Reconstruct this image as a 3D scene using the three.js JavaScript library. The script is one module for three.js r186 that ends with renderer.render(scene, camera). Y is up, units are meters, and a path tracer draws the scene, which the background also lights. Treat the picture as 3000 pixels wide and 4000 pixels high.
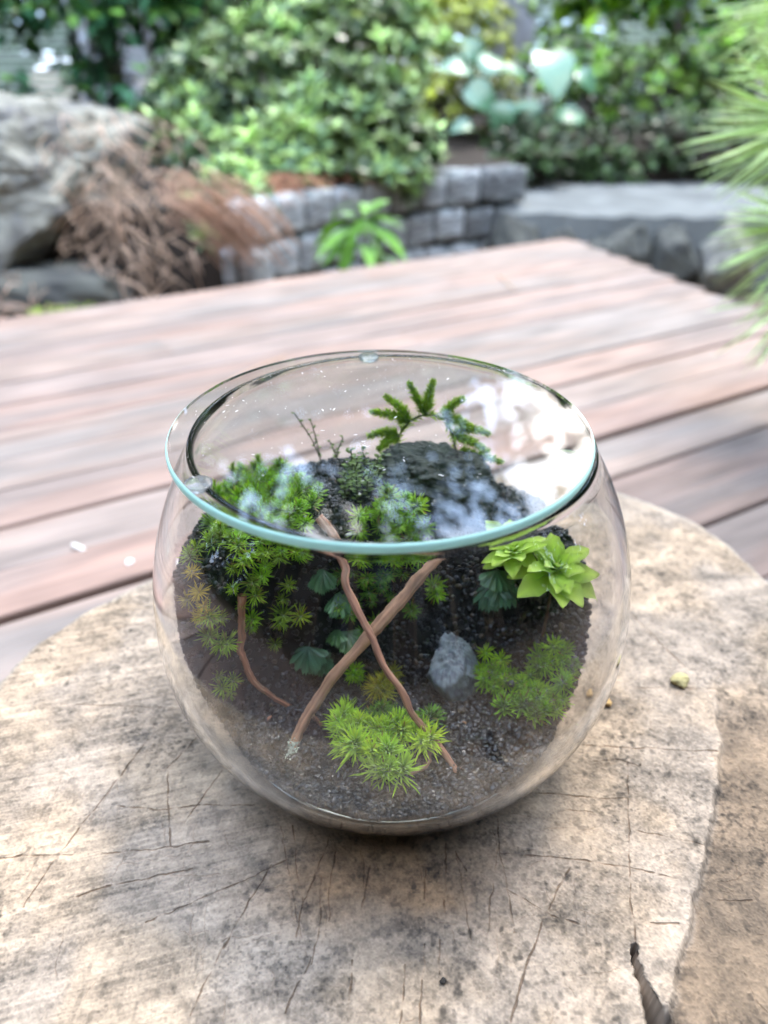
import * as THREE from 'three';
import { mergeGeometries } from 'three/addons/utils/BufferGeometryUtils.js';

// ---------------------------------------------------------------- camera, sky, sun, exposure
const scene = new THREE.Scene();
const camera = new THREE.PerspectiveCamera(71.58, 0.75, 0.01, 200);
camera.position.set(0, 0.22363, 0.2006);
camera.rotation.x = -33.083 * Math.PI / 180;
camera.focus = 0.222;
camera.userData.fStop = 6.9;
const EXPOSURE = 2.0, SKY = 1.0;
const renderer = new THREE.WebGLRenderer({ antialias: true });
renderer.toneMapping = THREE.LinearToneMapping;
renderer.toneMappingExposure = EXPOSURE;
renderer.shadowMap.enabled = true;

// seeded randomness and noise
function mulberry(a) { return () => { a |= 0; a = a + 0x6D2B79F5 | 0; let t = Math.imul(a ^ a >>> 15, 1 | a); t = t + Math.imul(t ^ t >>> 7, 61 | t) ^ t; return ((t ^ t >>> 14) >>> 0) / 4294967296; }; }
const R = mulberry(20231);
const rr = (a, b, r = R) => a + (b - a) * r();
const lerp = (a, b, t) => a + (b - a) * t, clamp = (x, a = 0, b = 1) => Math.min(b, Math.max(a, x));
const ss = (a, b, x) => { const t = clamp((x - a) / (b - a)); return t * t * (3 - 2 * t); };
const TAB = new Float32Array(65536); { const r = mulberry(77); for (let i = 0; i < 65536; i++) TAB[i] = r(); }
function vn(x, y) {
  const xi = Math.floor(x), yi = Math.floor(y); let u = x - xi, v = y - yi; u = u * u * (3 - 2 * u); v = v * v * (3 - 2 * v);
  const x0 = xi & 255, x1 = (xi + 1) & 255, y0 = (yi & 255) << 8, y1 = ((yi + 1) & 255) << 8;
  const a = TAB[y0 | x0], b = TAB[y0 | x1], c = TAB[y1 | x0], d = TAB[y1 | x1];
  return a + (b - a) * u + (c - a + (a - b - c + d) * u) * v;
}
function fbm(x, y, o = 4) { let s = 0, a = 0.5, n = 0; for (let i = 0; i < o; i++) { s += a * vn(x, y); n += a; a *= 0.5; x = x * 2.03 + 17.7; y = y * 2.03 + 9.2; } return s / n; }
function vn3(x, y, z) { const zi = Math.floor(z); let w = z - zi; w = w * w * (3 - 2 * w); return lerp(vn(x + zi * 37.1, y + zi * 17.3), vn(x + (zi + 1) * 37.1, y + (zi + 1) * 17.3), w); }
function fbm3(x, y, z, o = 4) { let s = 0, a = 0.5, n = 0; for (let i = 0; i < o; i++) { s += a * vn3(x, y, z); n += a; a *= 0.5; x = x * 2.03 + 5.1; y = y * 2.03 + 3.7; z = z * 2.03 + 1.3; } return s / n; }

{ // bright overcast sky with thin blue openings
  const W = 512, H = 256, d = new Float32Array(W * H * 4);
  for (let j = 0; j < H; j++) for (let i = 0; i < W; i++) {
    const el = ((j + 0.5) / H - 0.5) * Math.PI, az = (i + 0.5) / W * 2 * Math.PI;
    const x = Math.cos(el) * Math.cos(az), z = Math.cos(el) * Math.sin(az), y = Math.sin(el);
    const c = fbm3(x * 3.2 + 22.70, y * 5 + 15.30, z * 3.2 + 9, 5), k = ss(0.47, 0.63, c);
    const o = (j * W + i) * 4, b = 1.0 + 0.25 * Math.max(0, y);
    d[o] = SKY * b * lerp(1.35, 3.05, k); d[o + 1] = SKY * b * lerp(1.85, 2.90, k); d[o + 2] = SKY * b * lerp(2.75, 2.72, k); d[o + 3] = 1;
  }
  const t = new THREE.DataTexture(d, W, H, THREE.RGBAFormat, THREE.FloatType);
  t.mapping = THREE.EquirectangularReflectionMapping; t.magFilter = THREE.LinearFilter; t.needsUpdate = true;
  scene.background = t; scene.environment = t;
}
const sun = new THREE.DirectionalLight(new THREE.Color(1, 0.95, 0.87), 1.4);
sun.position.set(0.9, 3, -1.1); sun.castShadow = true; sun.shadow.radius = 24; sun.shadow.mapSize.set(2048, 2048);
Object.assign(sun.shadow.camera, { left: -4, right: 4, top: 4, bottom: -4, near: 0.1, far: 12 });
scene.add(sun, sun.target);

// ---------------------------------------------------------------- helpers
const used = {};
function numbered(n) { used[n] = (used[n] ?? -1) + 1; return used[n] ? `${n}_${String(used[n]).padStart(3, '0')}` : n; }
function tag(o, label, category, group, kind) { o.userData.label = label; if (category) o.userData.category = category; if (group) o.userData.group = group; if (kind) o.userData.kind = kind; return o; }
function thing(name, label, category, pos = [0, 0, 0], group) { const g = new THREE.Group(); g.name = numbered(name); g.position.set(...pos); scene.add(g); return tag(g, label, category, group); }
function mesh(name, geo, mat, parent) { const m = new THREE.Mesh(geo, mat); m.name = parent === scene ? numbered(name) : name; m.castShadow = m.receiveShadow = true; parent.add(m); return m; }
const numKids = (g) => { const c = {}; for (const k of g.children) { const n = k.name.replace(/_\d{3}$/, ''); c[n] = (c[n] ?? -1) + 1; k.name = c[n] ? `${n}_${String(c[n]).padStart(3, '0')}` : n; if (k.children.length) numKids(k); } return g; };
const std = (o) => new THREE.MeshStandardMaterial(o), phys = (o) => new THREE.MeshPhysicalMaterial(o);
const rgb = (r, g, b) => new THREE.Color().setRGB(r, g, b);
function tex(w, h, fn, srgb) { // fn writes [r,g,b] 0..1
  const d = new Uint8Array(w * h * 4), c = [0, 0, 0];
  for (let j = 0; j < h; j++) for (let i = 0; i < w; i++) { fn(i / w, j / h, c); const o = (j * w + i) * 4; for (let k = 0; k < 3; k++) d[o + k] = 255 * (srgb ? Math.pow(clamp(c[k]), 1 / 2.2) : clamp(c[k])); d[o + 3] = 255; }
  const t = new THREE.DataTexture(d, w, h); t.wrapS = t.wrapT = THREE.RepeatWrapping; t.magFilter = THREE.LinearFilter; if (srgb) t.colorSpace = THREE.SRGBColorSpace; t.needsUpdate = true; return t;
}
const V = (x, y, z) => new THREE.Vector3(x, y, z);

// gathers triangles with vertex colours
class MB {
  constructor() { this.p = []; this.c = []; this.i = []; this.n = 0; }
  v(x, y, z, c) { this.p.push(x, y, z); this.c.push(c[0], c[1], c[2]); return this.n++; }
  tri(a, b, c) { this.i.push(a, b, c); }
  quad(a, b, c, d) { this.i.push(a, b, c, a, c, d); }
  // a leaf as a bent strip; d along, s across, u up; profile(t) gives half width share
  leaf(b, d, u, L, W, bend, fold, c0, c1, segs = 3, prof = (t) => Math.sin(Math.PI * Math.pow(t, 0.8)) * 0.98 + 0.02) {
    const s = V(0, 0, 0).crossVectors(d, u).normalize(), up = V(0, 0, 0).crossVectors(s, d).normalize();
    const P = b.clone(); let dir = d.clone(), prev = null; const st = L / segs, q = V(0, 0, 0);
    for (let k = 0; k <= segs; k++) {
      const t = k / segs, w = W * 0.5 * (k === segs ? 0.02 : prof(Math.max(t, 0.02))), c = [lerp(c0[0], c1[0], t), lerp(c0[1], c1[1], t), lerp(c0[2], c1[2], t)];
      const nu = V(0, 0, 0).crossVectors(s, dir).normalize();
      let row;
      if (fold) {
        q.copy(P).addScaledVector(s, w).addScaledVector(nu, w * fold); const a = this.v(q.x, q.y, q.z, c);
        const m = this.v(P.x, P.y, P.z, c);
        q.copy(P).addScaledVector(s, -w).addScaledVector(nu, w * fold); row = [a, m, this.v(q.x, q.y, q.z, c)];
        if (prev) { this.quad(prev[0], prev[1], row[1], row[0]); this.quad(prev[1], prev[2], row[2], row[1]); }
      } else {
        q.copy(P).addScaledVector(s, w); const a = this.v(q.x, q.y, q.z, c); q.copy(P).addScaledVector(s, -w); row = [a, this.v(q.x, q.y, q.z, c)];
        if (prev) this.quad(prev[0], prev[1], row[1], row[0]);
      }
      prev = row; P.addScaledVector(dir, st); dir = dir.clone().addScaledVector(up, -bend / segs).normalize();
    }
  }
  tube(pts, rad, sides, col) { // pts Vector3[], rad(t) or number
    let prev = null, ref = V(0.31, 0.83, 0.46);
    for (let k = 0; k < pts.length; k++) {
      const t = k / (pts.length - 1), d = pts[Math.min(k + 1, pts.length - 1)].clone().sub(pts[Math.max(k - 1, 0)]).normalize();
      const a = V(0, 0, 0).crossVectors(d, ref).normalize(), b = V(0, 0, 0).crossVectors(a, d).normalize(); ref = b.clone();
      const r = typeof rad === 'number' ? rad : rad(t), row = [], c = typeof col === 'function' ? col(t) : col;
      for (let j = 0; j < sides; j++) { const g = j / sides * Math.PI * 2, q = pts[k].clone().addScaledVector(a, Math.cos(g) * r).addScaledVector(b, Math.sin(g) * r); row.push(this.v(q.x, q.y, q.z, c)); }
      if (prev) for (let j = 0; j < sides; j++) { const j2 = (j + 1) % sides; this.quad(prev[j], row[j], row[j2], prev[j2]); }
      prev = row;
    }
  }
  geo(flat) {
    const g = new THREE.BufferGeometry(); g.setAttribute('position', new THREE.Float32BufferAttribute(this.p, 3)); g.setAttribute('color', new THREE.Float32BufferAttribute(this.c, 3)); g.setIndex(this.i);
    g.setAttribute('uv', new THREE.Float32BufferAttribute(new Float32Array(this.n * 2), 2));
    if (!flat) g.computeVertexNormals(); return g;
  }
}
function curve(pts, n) { const c = new THREE.CatmullRomCurve3(pts.map((p) => p.isVector3 ? p : V(...p)), false, 'centripetal'); return c.getSpacedPoints(n); }
const dirRand = (r = R) => { const z = rr(-1, 1, r), a = rr(0, Math.PI * 2, r), s = Math.sqrt(1 - z * z); return V(s * Math.cos(a), z, s * Math.sin(a)); };
function mulc(c, k) { return [c[0] * k, c[1] * k, c[2] * k]; }
// a rock: displaced sphere with flattened facets
function rockGeo(sx, sy, sz, seed, rough = 0.22, detail = 24, boxy = 0.5, uvs = 4, fine = 0, facets = 0) {
  const col = [], pr = mulberry(Math.round(seed * 100)), pl = []; for (let k = 0; k < facets; k++) { const y = 1 - 2 * (k + 0.5) / facets, a = k * 2.39996 + rr(-0.5, 0.5, pr), s = Math.sqrt(1 - y * y); pl.push([V(s * Math.cos(a), y + rr(-0.25, 0.25, pr), s * Math.sin(a)).normalize(), rr(0.72, 1.0, pr)]); }
  const g = new THREE.SphereGeometry(1, detail * 2, detail), p = g.attributes.position, q = V(0, 0, 0), uv = g.attributes.uv;
  for (let i = 0; i < p.count; i++) {
    q.fromBufferAttribute(p, i).normalize(); const m = Math.max(Math.abs(q.x), Math.abs(q.y), Math.abs(q.z)); let k = lerp(1, 1 / m, boxy * 0.75); if (facets) { let f = 1.35; for (const [n, d] of pl) { const c = q.dot(n); if (c > 0.05) f = Math.min(f, d / c); } k = f; }
    const n = fbm3(q.x * 1.7 + seed, q.y * 1.7 + seed * 2, q.z * 1.7 + 7, 5) - 0.5, n2 = Math.abs(fbm3(q.x * 3 + seed * 3, q.y * 3 + 1, q.z * 3 + seed, 3) - 0.5);
    const fz = fine ? fbm3(q.x * 14 + seed, q.y * 14, q.z * 14, 3) - 0.5 : 0, sp = ss(0.45, 0.7, fbm3(q.x * 6 + 9, q.y * 6 + seed, q.z * 6, 4)), cc = (0.42 + 0.75 * fbm3(q.x * 18 + 3, q.y * 18, q.z * 18 + seed, 3)) * lerp(1, 0.55, sp); col.push(cc, cc * 0.99, cc * lerp(0.90, 1.0, sp));
    const r = k * (1 + rough * 2.2 * n - rough * 0.8 * n2 + fine * fz); p.setXYZ(i, q.x * r * sx, q.y * r * sy, q.z * r * sz);
    uv.setXY(i, (Math.atan2(q.z, q.x) / 6.283 + 0.5) * uvs * 2, q.y * uvs);
  }
  // weld the seam's normals by computing them from the displaced grid
  if (fine) g.setAttribute('color', new THREE.Float32BufferAttribute(col, 3)); g.computeVertexNormals(); const nn = g.attributes.normal, w = detail * 2 + 1; for (let j = 0; j <= detail; j++) { const a = j * w, b = a + w - 1; q.set(nn.getX(a) + nn.getX(b), nn.getY(a) + nn.getY(b), nn.getZ(a) + nn.getZ(b)).normalize(); nn.setXYZ(a, q.x, q.y, q.z); nn.setXYZ(b, q.x, q.y, q.z); }
  return g;
}

// ---------------------------------------------------------------- textures shared by the setting
const texRock = tex(512, 512, (u, v, c) => { const a = fbm(u * 8, v * 8, 6), b = vn(u * 96, v * 96), d = ss(0.52, 0.75, fbm(u * 5 + 40, v * 5, 4)); const k = 0.12 + 0.5 * a * a + 0.12 * (b - 0.5); c[0] = k * lerp(1, 0.62, d); c[1] = k * lerp(0.98, 0.66, d); c[2] = k * lerp(0.9, 0.6, d); }, true);
const texRockBump = tex(512, 512, (u, v, c) => { c[0] = c[1] = c[2] = 0.6 * fbm(u * 10, v * 10, 6) + 0.4 * fbm(u * 60, v * 60, 2); });
const texWood = tex(1024, 1024, (u, v, c) => { // u along the grain, v across (repeat 8 boards)
  const g = vn(u * 8 + 3, v * 512) * 0.5 + vn(u * 24, v * 250 + 30) * 0.3 + vn(u * 5, v * 64) * 0.4, m = fbm(u * 14, v * 40 + 60, 4), grey = ss(0.36, 0.62, fbm(u * 5 + 11, v * 16, 4));
  const k = 0.72 + 0.24 * (g - 0.55) + 0.62 * (m - 0.5); c[0] = k * lerp(0.405, 0.35, grey); c[1] = k * lerp(0.302, 0.295, grey); c[2] = k * lerp(0.25, 0.262, grey);
}, true);
const texWoodBump = tex(1024, 512, (u, v, c) => { c[0] = c[1] = c[2] = 0.6 * vn(u * 8, v * 256) + 0.25 * vn(u * 20, v * 140) + 0.3 * fbm(u * 30, v * 60, 3); });

// ---------------------------------------------------------------- ground, beds, path
{
  const g = new THREE.PlaneGeometry(60, 60, 240, 240); g.rotateX(-Math.PI / 2); const p = g.attributes.position, col = new Float32Array(p.count * 3);
  for (let i = 0; i < p.count; i++) { const x = p.getX(i), z = p.getZ(i), n = fbm(x * 2, z * 2, 3); p.setY(i, -0.36 + 0.02 * (n - 0.5)); const k = 0.6 + 0.8 * fbm(x * 6 + 3, z * 6, 3); col.set([0.15 * k, 0.115 * k, 0.085 * k], i * 3); }
  g.setAttribute('color', new THREE.BufferAttribute(col, 3)); g.computeVertexNormals();
  tag(mesh('ground', g, std({ vertexColors: true, roughness: 1 }), scene), 'brown earth of the garden around the deck and shrubs', 'ground', null, 'structure');
}
function sheet(name, label, cat, outline, hfun, color, step) { // a bed of earth: top follows hfun, sides drop to the ground
  const xs = outline.map((o) => o[0]), zs = outline.map((o) => o[1]), x0 = Math.min(...xs), x1 = Math.max(...xs), z0 = Math.min(...zs), z1 = Math.max(...zs);
  const nx = Math.ceil((x1 - x0) / step), nz = Math.ceil((z1 - z0) / step), inside = (x, z) => { let r = false; for (let i = 0, j = outline.length - 1; i < outline.length; j = i++) { const a = outline[i], b = outline[j]; if ((a[1] > z) !== (b[1] > z) && x < (b[0] - a[0]) * (z - a[1]) / (b[1] - a[1]) + a[0]) r = !r; } return r; };
  const mb = new MB(), id = [];
  for (let j = 0; j <= nz; j++) for (let i = 0; i <= nx; i++) { const x = x0 + i * step, z = z0 + j * step, k = 0.55 + 0.9 * fbm(x * 12 + 5, z * 12, 4); id.push(mb.v(x, inside(x, z) ? hfun(x, z) + 0.018 * (fbm(x * 16, z * 16, 3) - 0.5) : -0.42, z, mulc(color, k))); }
  for (let j = 0; j < nz; j++) for (let i = 0; i < nx; i++) { const a = j * (nx + 1) + i; mb.quad(id[a], id[a + nx + 1], id[a + nx + 2], id[a + 1]); }
  return tag(mesh(name, mb.geo(), std({ vertexColors: true, roughness: 1 }), scene), label, cat, null, 'structure');
}
const bedH = (x, z) => -0.085 + 0.05 * ss(-1.9, -3.2, z) + 0.0 * x;
sheet('planting_bed', 'dark raised planting bed behind the block wall and boulder', 'planting bed', [[-3.2, -1.75], [-1.0, -1.7], [-0.55, -1.5], [-0.32, -1.58], [-0.1, -1.82], [0.13, -2.02], [0.34, -2.13], [0.55, -2.45], [3.2, -2.5], [3.2, -4.6], [-3.2, -4.6]], bedH, [0.045, 0.034, 0.026], 0.04);
sheet('gravel_terrace', 'flat pale grey terrace held by the dark edging rocks', 'terrace', [[0.30, -1.98], [0.6, -1.93], [1.0, -1.88], [1.9, -1.7], [2.2, -2.5], [0.45, -2.5]], (x, z) => -0.172 + 0.012 * ss(-2.0, -2.4, z), [0.17, 0.18, 0.175], 0.025);

// ---------------------------------------------------------------- wooden deck of separate boards
const TH = 29.5 * Math.PI / 180, DU = V(Math.cos(TH), 0, -Math.sin(TH)), DV = V(Math.sin(TH), 0, Math.cos(TH));
{
  const deck = thing('wooden_deck', 'weathered reddish wooden deck of long parallel boards', 'deck');
  const r = mulberry(5);
  const matA = [];
  for (let k = 0; k < 3; k++) matA.push(std({ map: texWood, bumpMap: texWoodBump, bumpScale: 0.0012, roughness: 0.62, color: [rgb(0.98, 0.9, 0.88), rgb(1.05, 0.98, 0.95), rgb(0.9, 0.9, 0.9)][k] }));
  const red = std({ map: texWood, bumpMap: texWoodBump, bumpScale: 0.001, roughness: 0.6, color: rgb(1.06, 0.91, 0.86) });
  const grey = std({ map: texWood, bumpMap: texWoodBump, bumpScale: 0.0014, roughness: 0.7, color: rgb(0.60, 0.57, 0.58) });
  const EDGES = [-1.047, -0.975, -0.903, -0.834, -0.768, -0.700, -0.626, -0.558, -0.492, -0.427, -0.362, -0.300, -0.230, -0.132, -0.060, 0.012, 0.084, 0.156, 0.228, 0.300, 0.372];
  for (let j = 0; j + 1 < EDGES.length; j++) {
    const v1 = EDGES[j + 1], v0 = EDGES[j] + (j === 11 ? 0.009 : rr(0.0018, 0.0034, r)), um = -1.35, w = v1 - v0;
    // the right ends lie on the deck's slanted end line
    const ue = (v) => lerp(1.053, 0.952, (v + 1.055) / 0.577);
    const s = new THREE.Shape(); const b = 0.003; s.moveTo(-w / 2 + b, 0); s.lineTo(w / 2 - b, 0); s.quadraticCurveTo(w / 2, 0, w / 2, -b); s.lineTo(w / 2, -0.028); s.lineTo(-w / 2, -0.028); s.lineTo(-w / 2, -b); s.quadraticCurveTo(-w / 2, 0, -w / 2 + b, 0);
    const vm = (v0 + v1) / 2, L = ue(vm) - um, g = new THREE.ExtrudeGeometry(s, { depth: L, steps: 40, bevelEnabled: false, curveSegments: 3 });
    const p = g.attributes.position, uv = g.attributes.uv, off = r() * 3, offv = r();
    for (let i = 0; i < p.count; i++) { const c = p.getX(i), y = p.getY(i), l = p.getZ(i); uv.setXY(i, l * 0.9 + off, (c + y) * 1.6 + offv); p.setXYZ(i, c, y + 0.0022 * (fbm(l * 4 + off * 9, c * 10 + j, 2) - 0.5), l + (ue(vm + c) - ue(vm)) * (l / L)); }
    g.computeVertexNormals();
    // local x -> v, local z -> u
    const m = mesh('plank', g, j === 10 ? red : j >= 11 ? (j === 11 ? matA[2] : grey) : matA[Math.floor(r() * 3)], deck);
    m.matrixAutoUpdate = true; m.rotation.y = Math.atan2(DU.x, DU.z); const o = DU.clone().multiplyScalar(um).addScaledVector(DV, vm); m.position.set(o.x, -0.12 + rr(-0.0012, 0.0012, r), o.z);
    m.scale.x = -1; m.scale.x = 1;
  }
  for (const u of [-0.9, -0.1, 0.75]) { const g = new THREE.BoxGeometry(0.06, 0.09, 1.35), m = mesh('beam', g, grey, deck); const o = DU.clone().multiplyScalar(u).addScaledVector(DV, -0.34); m.position.set(o.x, -0.194, o.z); m.rotation.y = TH; }
  for (const [u, v] of [[0.75, -0.98], [-0.9, -0.98], [0.75, 0.25], [-0.9, 0.25]]) { const m = mesh('leg', new THREE.BoxGeometry(0.07, 0.12, 0.07), grey, deck); const o = DU.clone().multiplyScalar(u).addScaledVector(DV, v); m.position.set(o.x, -0.3, o.z); m.rotation.y = TH; }
  numKids(deck);
}

// ---------------------------------------------------------------- the sawn stump
const SC = [0.0335, -0.0092], SR = 0.1857, SPAN = 0.42;
const CRACKS = [
  [-0.0912, 0.0186, -0.0973, 0.0363, -0.1032, 0.0530, -0.1084, 0.0665, -0.1124, 0.0824], [-0.0725, 0.0180, -0.0808, 0.0313], [-0.0599, 0.0323, -0.0634, 0.0402, -0.0694, 0.0539], [-0.1342, 0.0001, -0.0852, 0.0030], [-0.0799, 0.0333, -0.0717, 0.0624],
  [-0.1268, 0.0665, -0.1082, 0.0652, -0.0816, 0.0641, -0.0592, 0.0608], [-0.1002, 0.0802, -0.0844, 0.0750, -0.0625, 0.0704], [-0.0728, 0.0872, -0.0568, 0.0795, -0.0383, 0.0704, -0.0291, 0.0652], [-0.0370, 0.0689, -0.0415, 0.0795, -0.0485, 0.0959, -0.0537, 0.1121],
  [-0.0314, 0.0548, -0.0286, 0.0696, -0.0253, 0.0809], [-0.0181, 0.0574, -0.0218, 0.0704, -0.0253, 0.0809, -0.0264, 0.0913], [-0.0161, 0.0641, -0.0174, 0.0795, -0.0170, 0.0866], [-0.0045, 0.0689, -0.0071, 0.0831], [-0.0217, 0.0972, -0.0275, 0.1115], [-0.0094, 0.0978, -0.0097, 0.1081],
  [-0.0202, 0.0720, -0.0195, 0.0900, -0.0215, 0.0990], [-0.0947, 0.0471, -0.0780, 0.0486, -0.0621, 0.0468, -0.0457, 0.0468], [0.0394, 0.0522, 0.0381, 0.0641, 0.0394, 0.0743, 0.0392, 0.0900], [0.0384, 0.0649, 0.0611, 0.0665, 0.0801, 0.0696, 0.0940, 0.0732], [0.0909, 0.0293, 0.0852, 0.0504, 0.0801, 0.0696, 0.0775, 0.0795, 0.0758, 0.0893, 0.0742, 0.0972], [0.0790, 0.0282, 0.0871, 0.0272, 0.0949, 0.0303, 0.0974, 0.0262], [0.0540, 0.0421, 0.0768, 0.0440, 0.0867, 0.0440], [0.0635, 0.0482, 0.0730, 0.0495], [0.0863, 0.0565, 0.1073, 0.0616], [0.0604, 0.0696, 0.0492, 0.0852, 0.0399, 0.1027, 0.0349, 0.1138], [0.0390, 0.0765, 0.0495, 0.0838, 0.0600, 0.0879], [0.0764, 0.0208, 0.1267, 0.0240], [0.1028, -0.0087, 0.1391, -0.0075], [0.0136, 0.0704, 0.0124, 0.0795], [0.0211, 0.0599, 0.0186, 0.0838], [0.0239, 0.0641, 0.0263, 0.0707], [0.0164, 0.0920, 0.0156, 0.1015], [0.0122, 0.0933, 0.0099, 0.1138], [0.0061, 0.0990, 0.0044, 0.1138], [0.1045, 0.0787, 0.1169, 0.0787], [0.0814, 0.0872, 0.0898, 0.0872], [-0.0128, 0.0101, 0.0118, 0.0396], [-0.14, -0.04, -0.07, -0.06], [0.10, -0.10, 0.13, -0.02], [0.12, -0.12, 0.09, -0.06]];
const STEP = [[0.165, -0.06], [0.1365, -0.004], [0.1315, 0.0142], [0.1215, 0.0373], [0.1095, 0.0599], [0.0956, 0.0831], [0.0842, 0.1015], [0.0768, 0.1138], [0.062, 0.138], [0.04, 0.19]];
const wob = (x, z) => 0.0030 * (fbm(x * 110, z * 110, 5) - 0.5);
function stepDist(x, z) { // signed distance right of the ledge where the outer wood has sunk
  let best = 1, sign = -1;
  for (let i = 0; i + 1 < STEP.length; i++) { const [ax, az] = STEP[i], [bx, bz] = STEP[i + 1], dx = bx - ax, dz = bz - az, t = clamp(((x - ax) * dx + (z - az) * dz) / (dx * dx + dz * dz)), px = x - ax - dx * t, pz = z - az - dz * t, d = Math.hypot(px, pz); if (d < best) { best = d; sign = (dx * pz - dz * px) < 0 ? 1 : -1; } }
  return sign * best + wob(x, z) * 1.6;
}
function splitDepth(x, z) { // the open wedge at the front right
  if (z < 0.0935 || z > 0.2) return 0; const hw = 0.00025 + 0.045 * Math.max(0, z - 0.096) + Math.max(0, z - 0.1045) * 0.26, c = 0.0736 + hw * 0.7 + wob(x, z) * 0.7;
  return 1 - ss(hw * 0.5, hw * 1.15 + 0.0004, Math.abs(x - c));
}
function stumpTop(x, z) {
  const sd = stepDist(x, z), k = ss(-0.0008, 0.0016, sd) * ss(-0.05, 0.03, z);
  return -0.0030 * k + 0.0009 * (fbm(x * 40, z * 40, 3) - 0.5) + 0.0012 * (fbm(x * 12 + 3, z * 12, 2) - 0.5) - 0.018 * splitDepth(x, z) + 0.0006 * k * (fbm(x * 300, z * 300, 3) - 0.5);
}
const RIMK = [[-180, 0.199], [-172.7, 0.195], [-166.7, 0.1865], [-160.3, 0.1755], [-154.2, 0.168], [-130, 0.166], [-90, 0.178], [-54.7, 0.191], [-41.5, 0.1915], [-35.7, 0.1865], [-29, 0.1803], [-24.7, 0.1767], [0, 0.175], [45, 0.188], [90, 0.198], [135, 0.203], [180, 0.199]];
const rimBase = (a) => { let d = a * 180 / Math.PI; d = ((d + 180) % 360 + 360) % 360 - 180; for (let i = 0; i + 1 < RIMK.length; i++) if (d <= RIMK[i + 1][0]) { const t = (d - RIMK[i][0]) / (RIMK[i + 1][0] - RIMK[i][0]); return lerp(RIMK[i][1], RIMK[i + 1][1], t * t * (3 - 2 * t) * 0.6 + t * 0.4); } return 0.199; };
const stump = thing('tree_stump', 'broad sawn tree stump with pale cracked weathered top carrying the glass bowl', 'tree stump');
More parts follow.
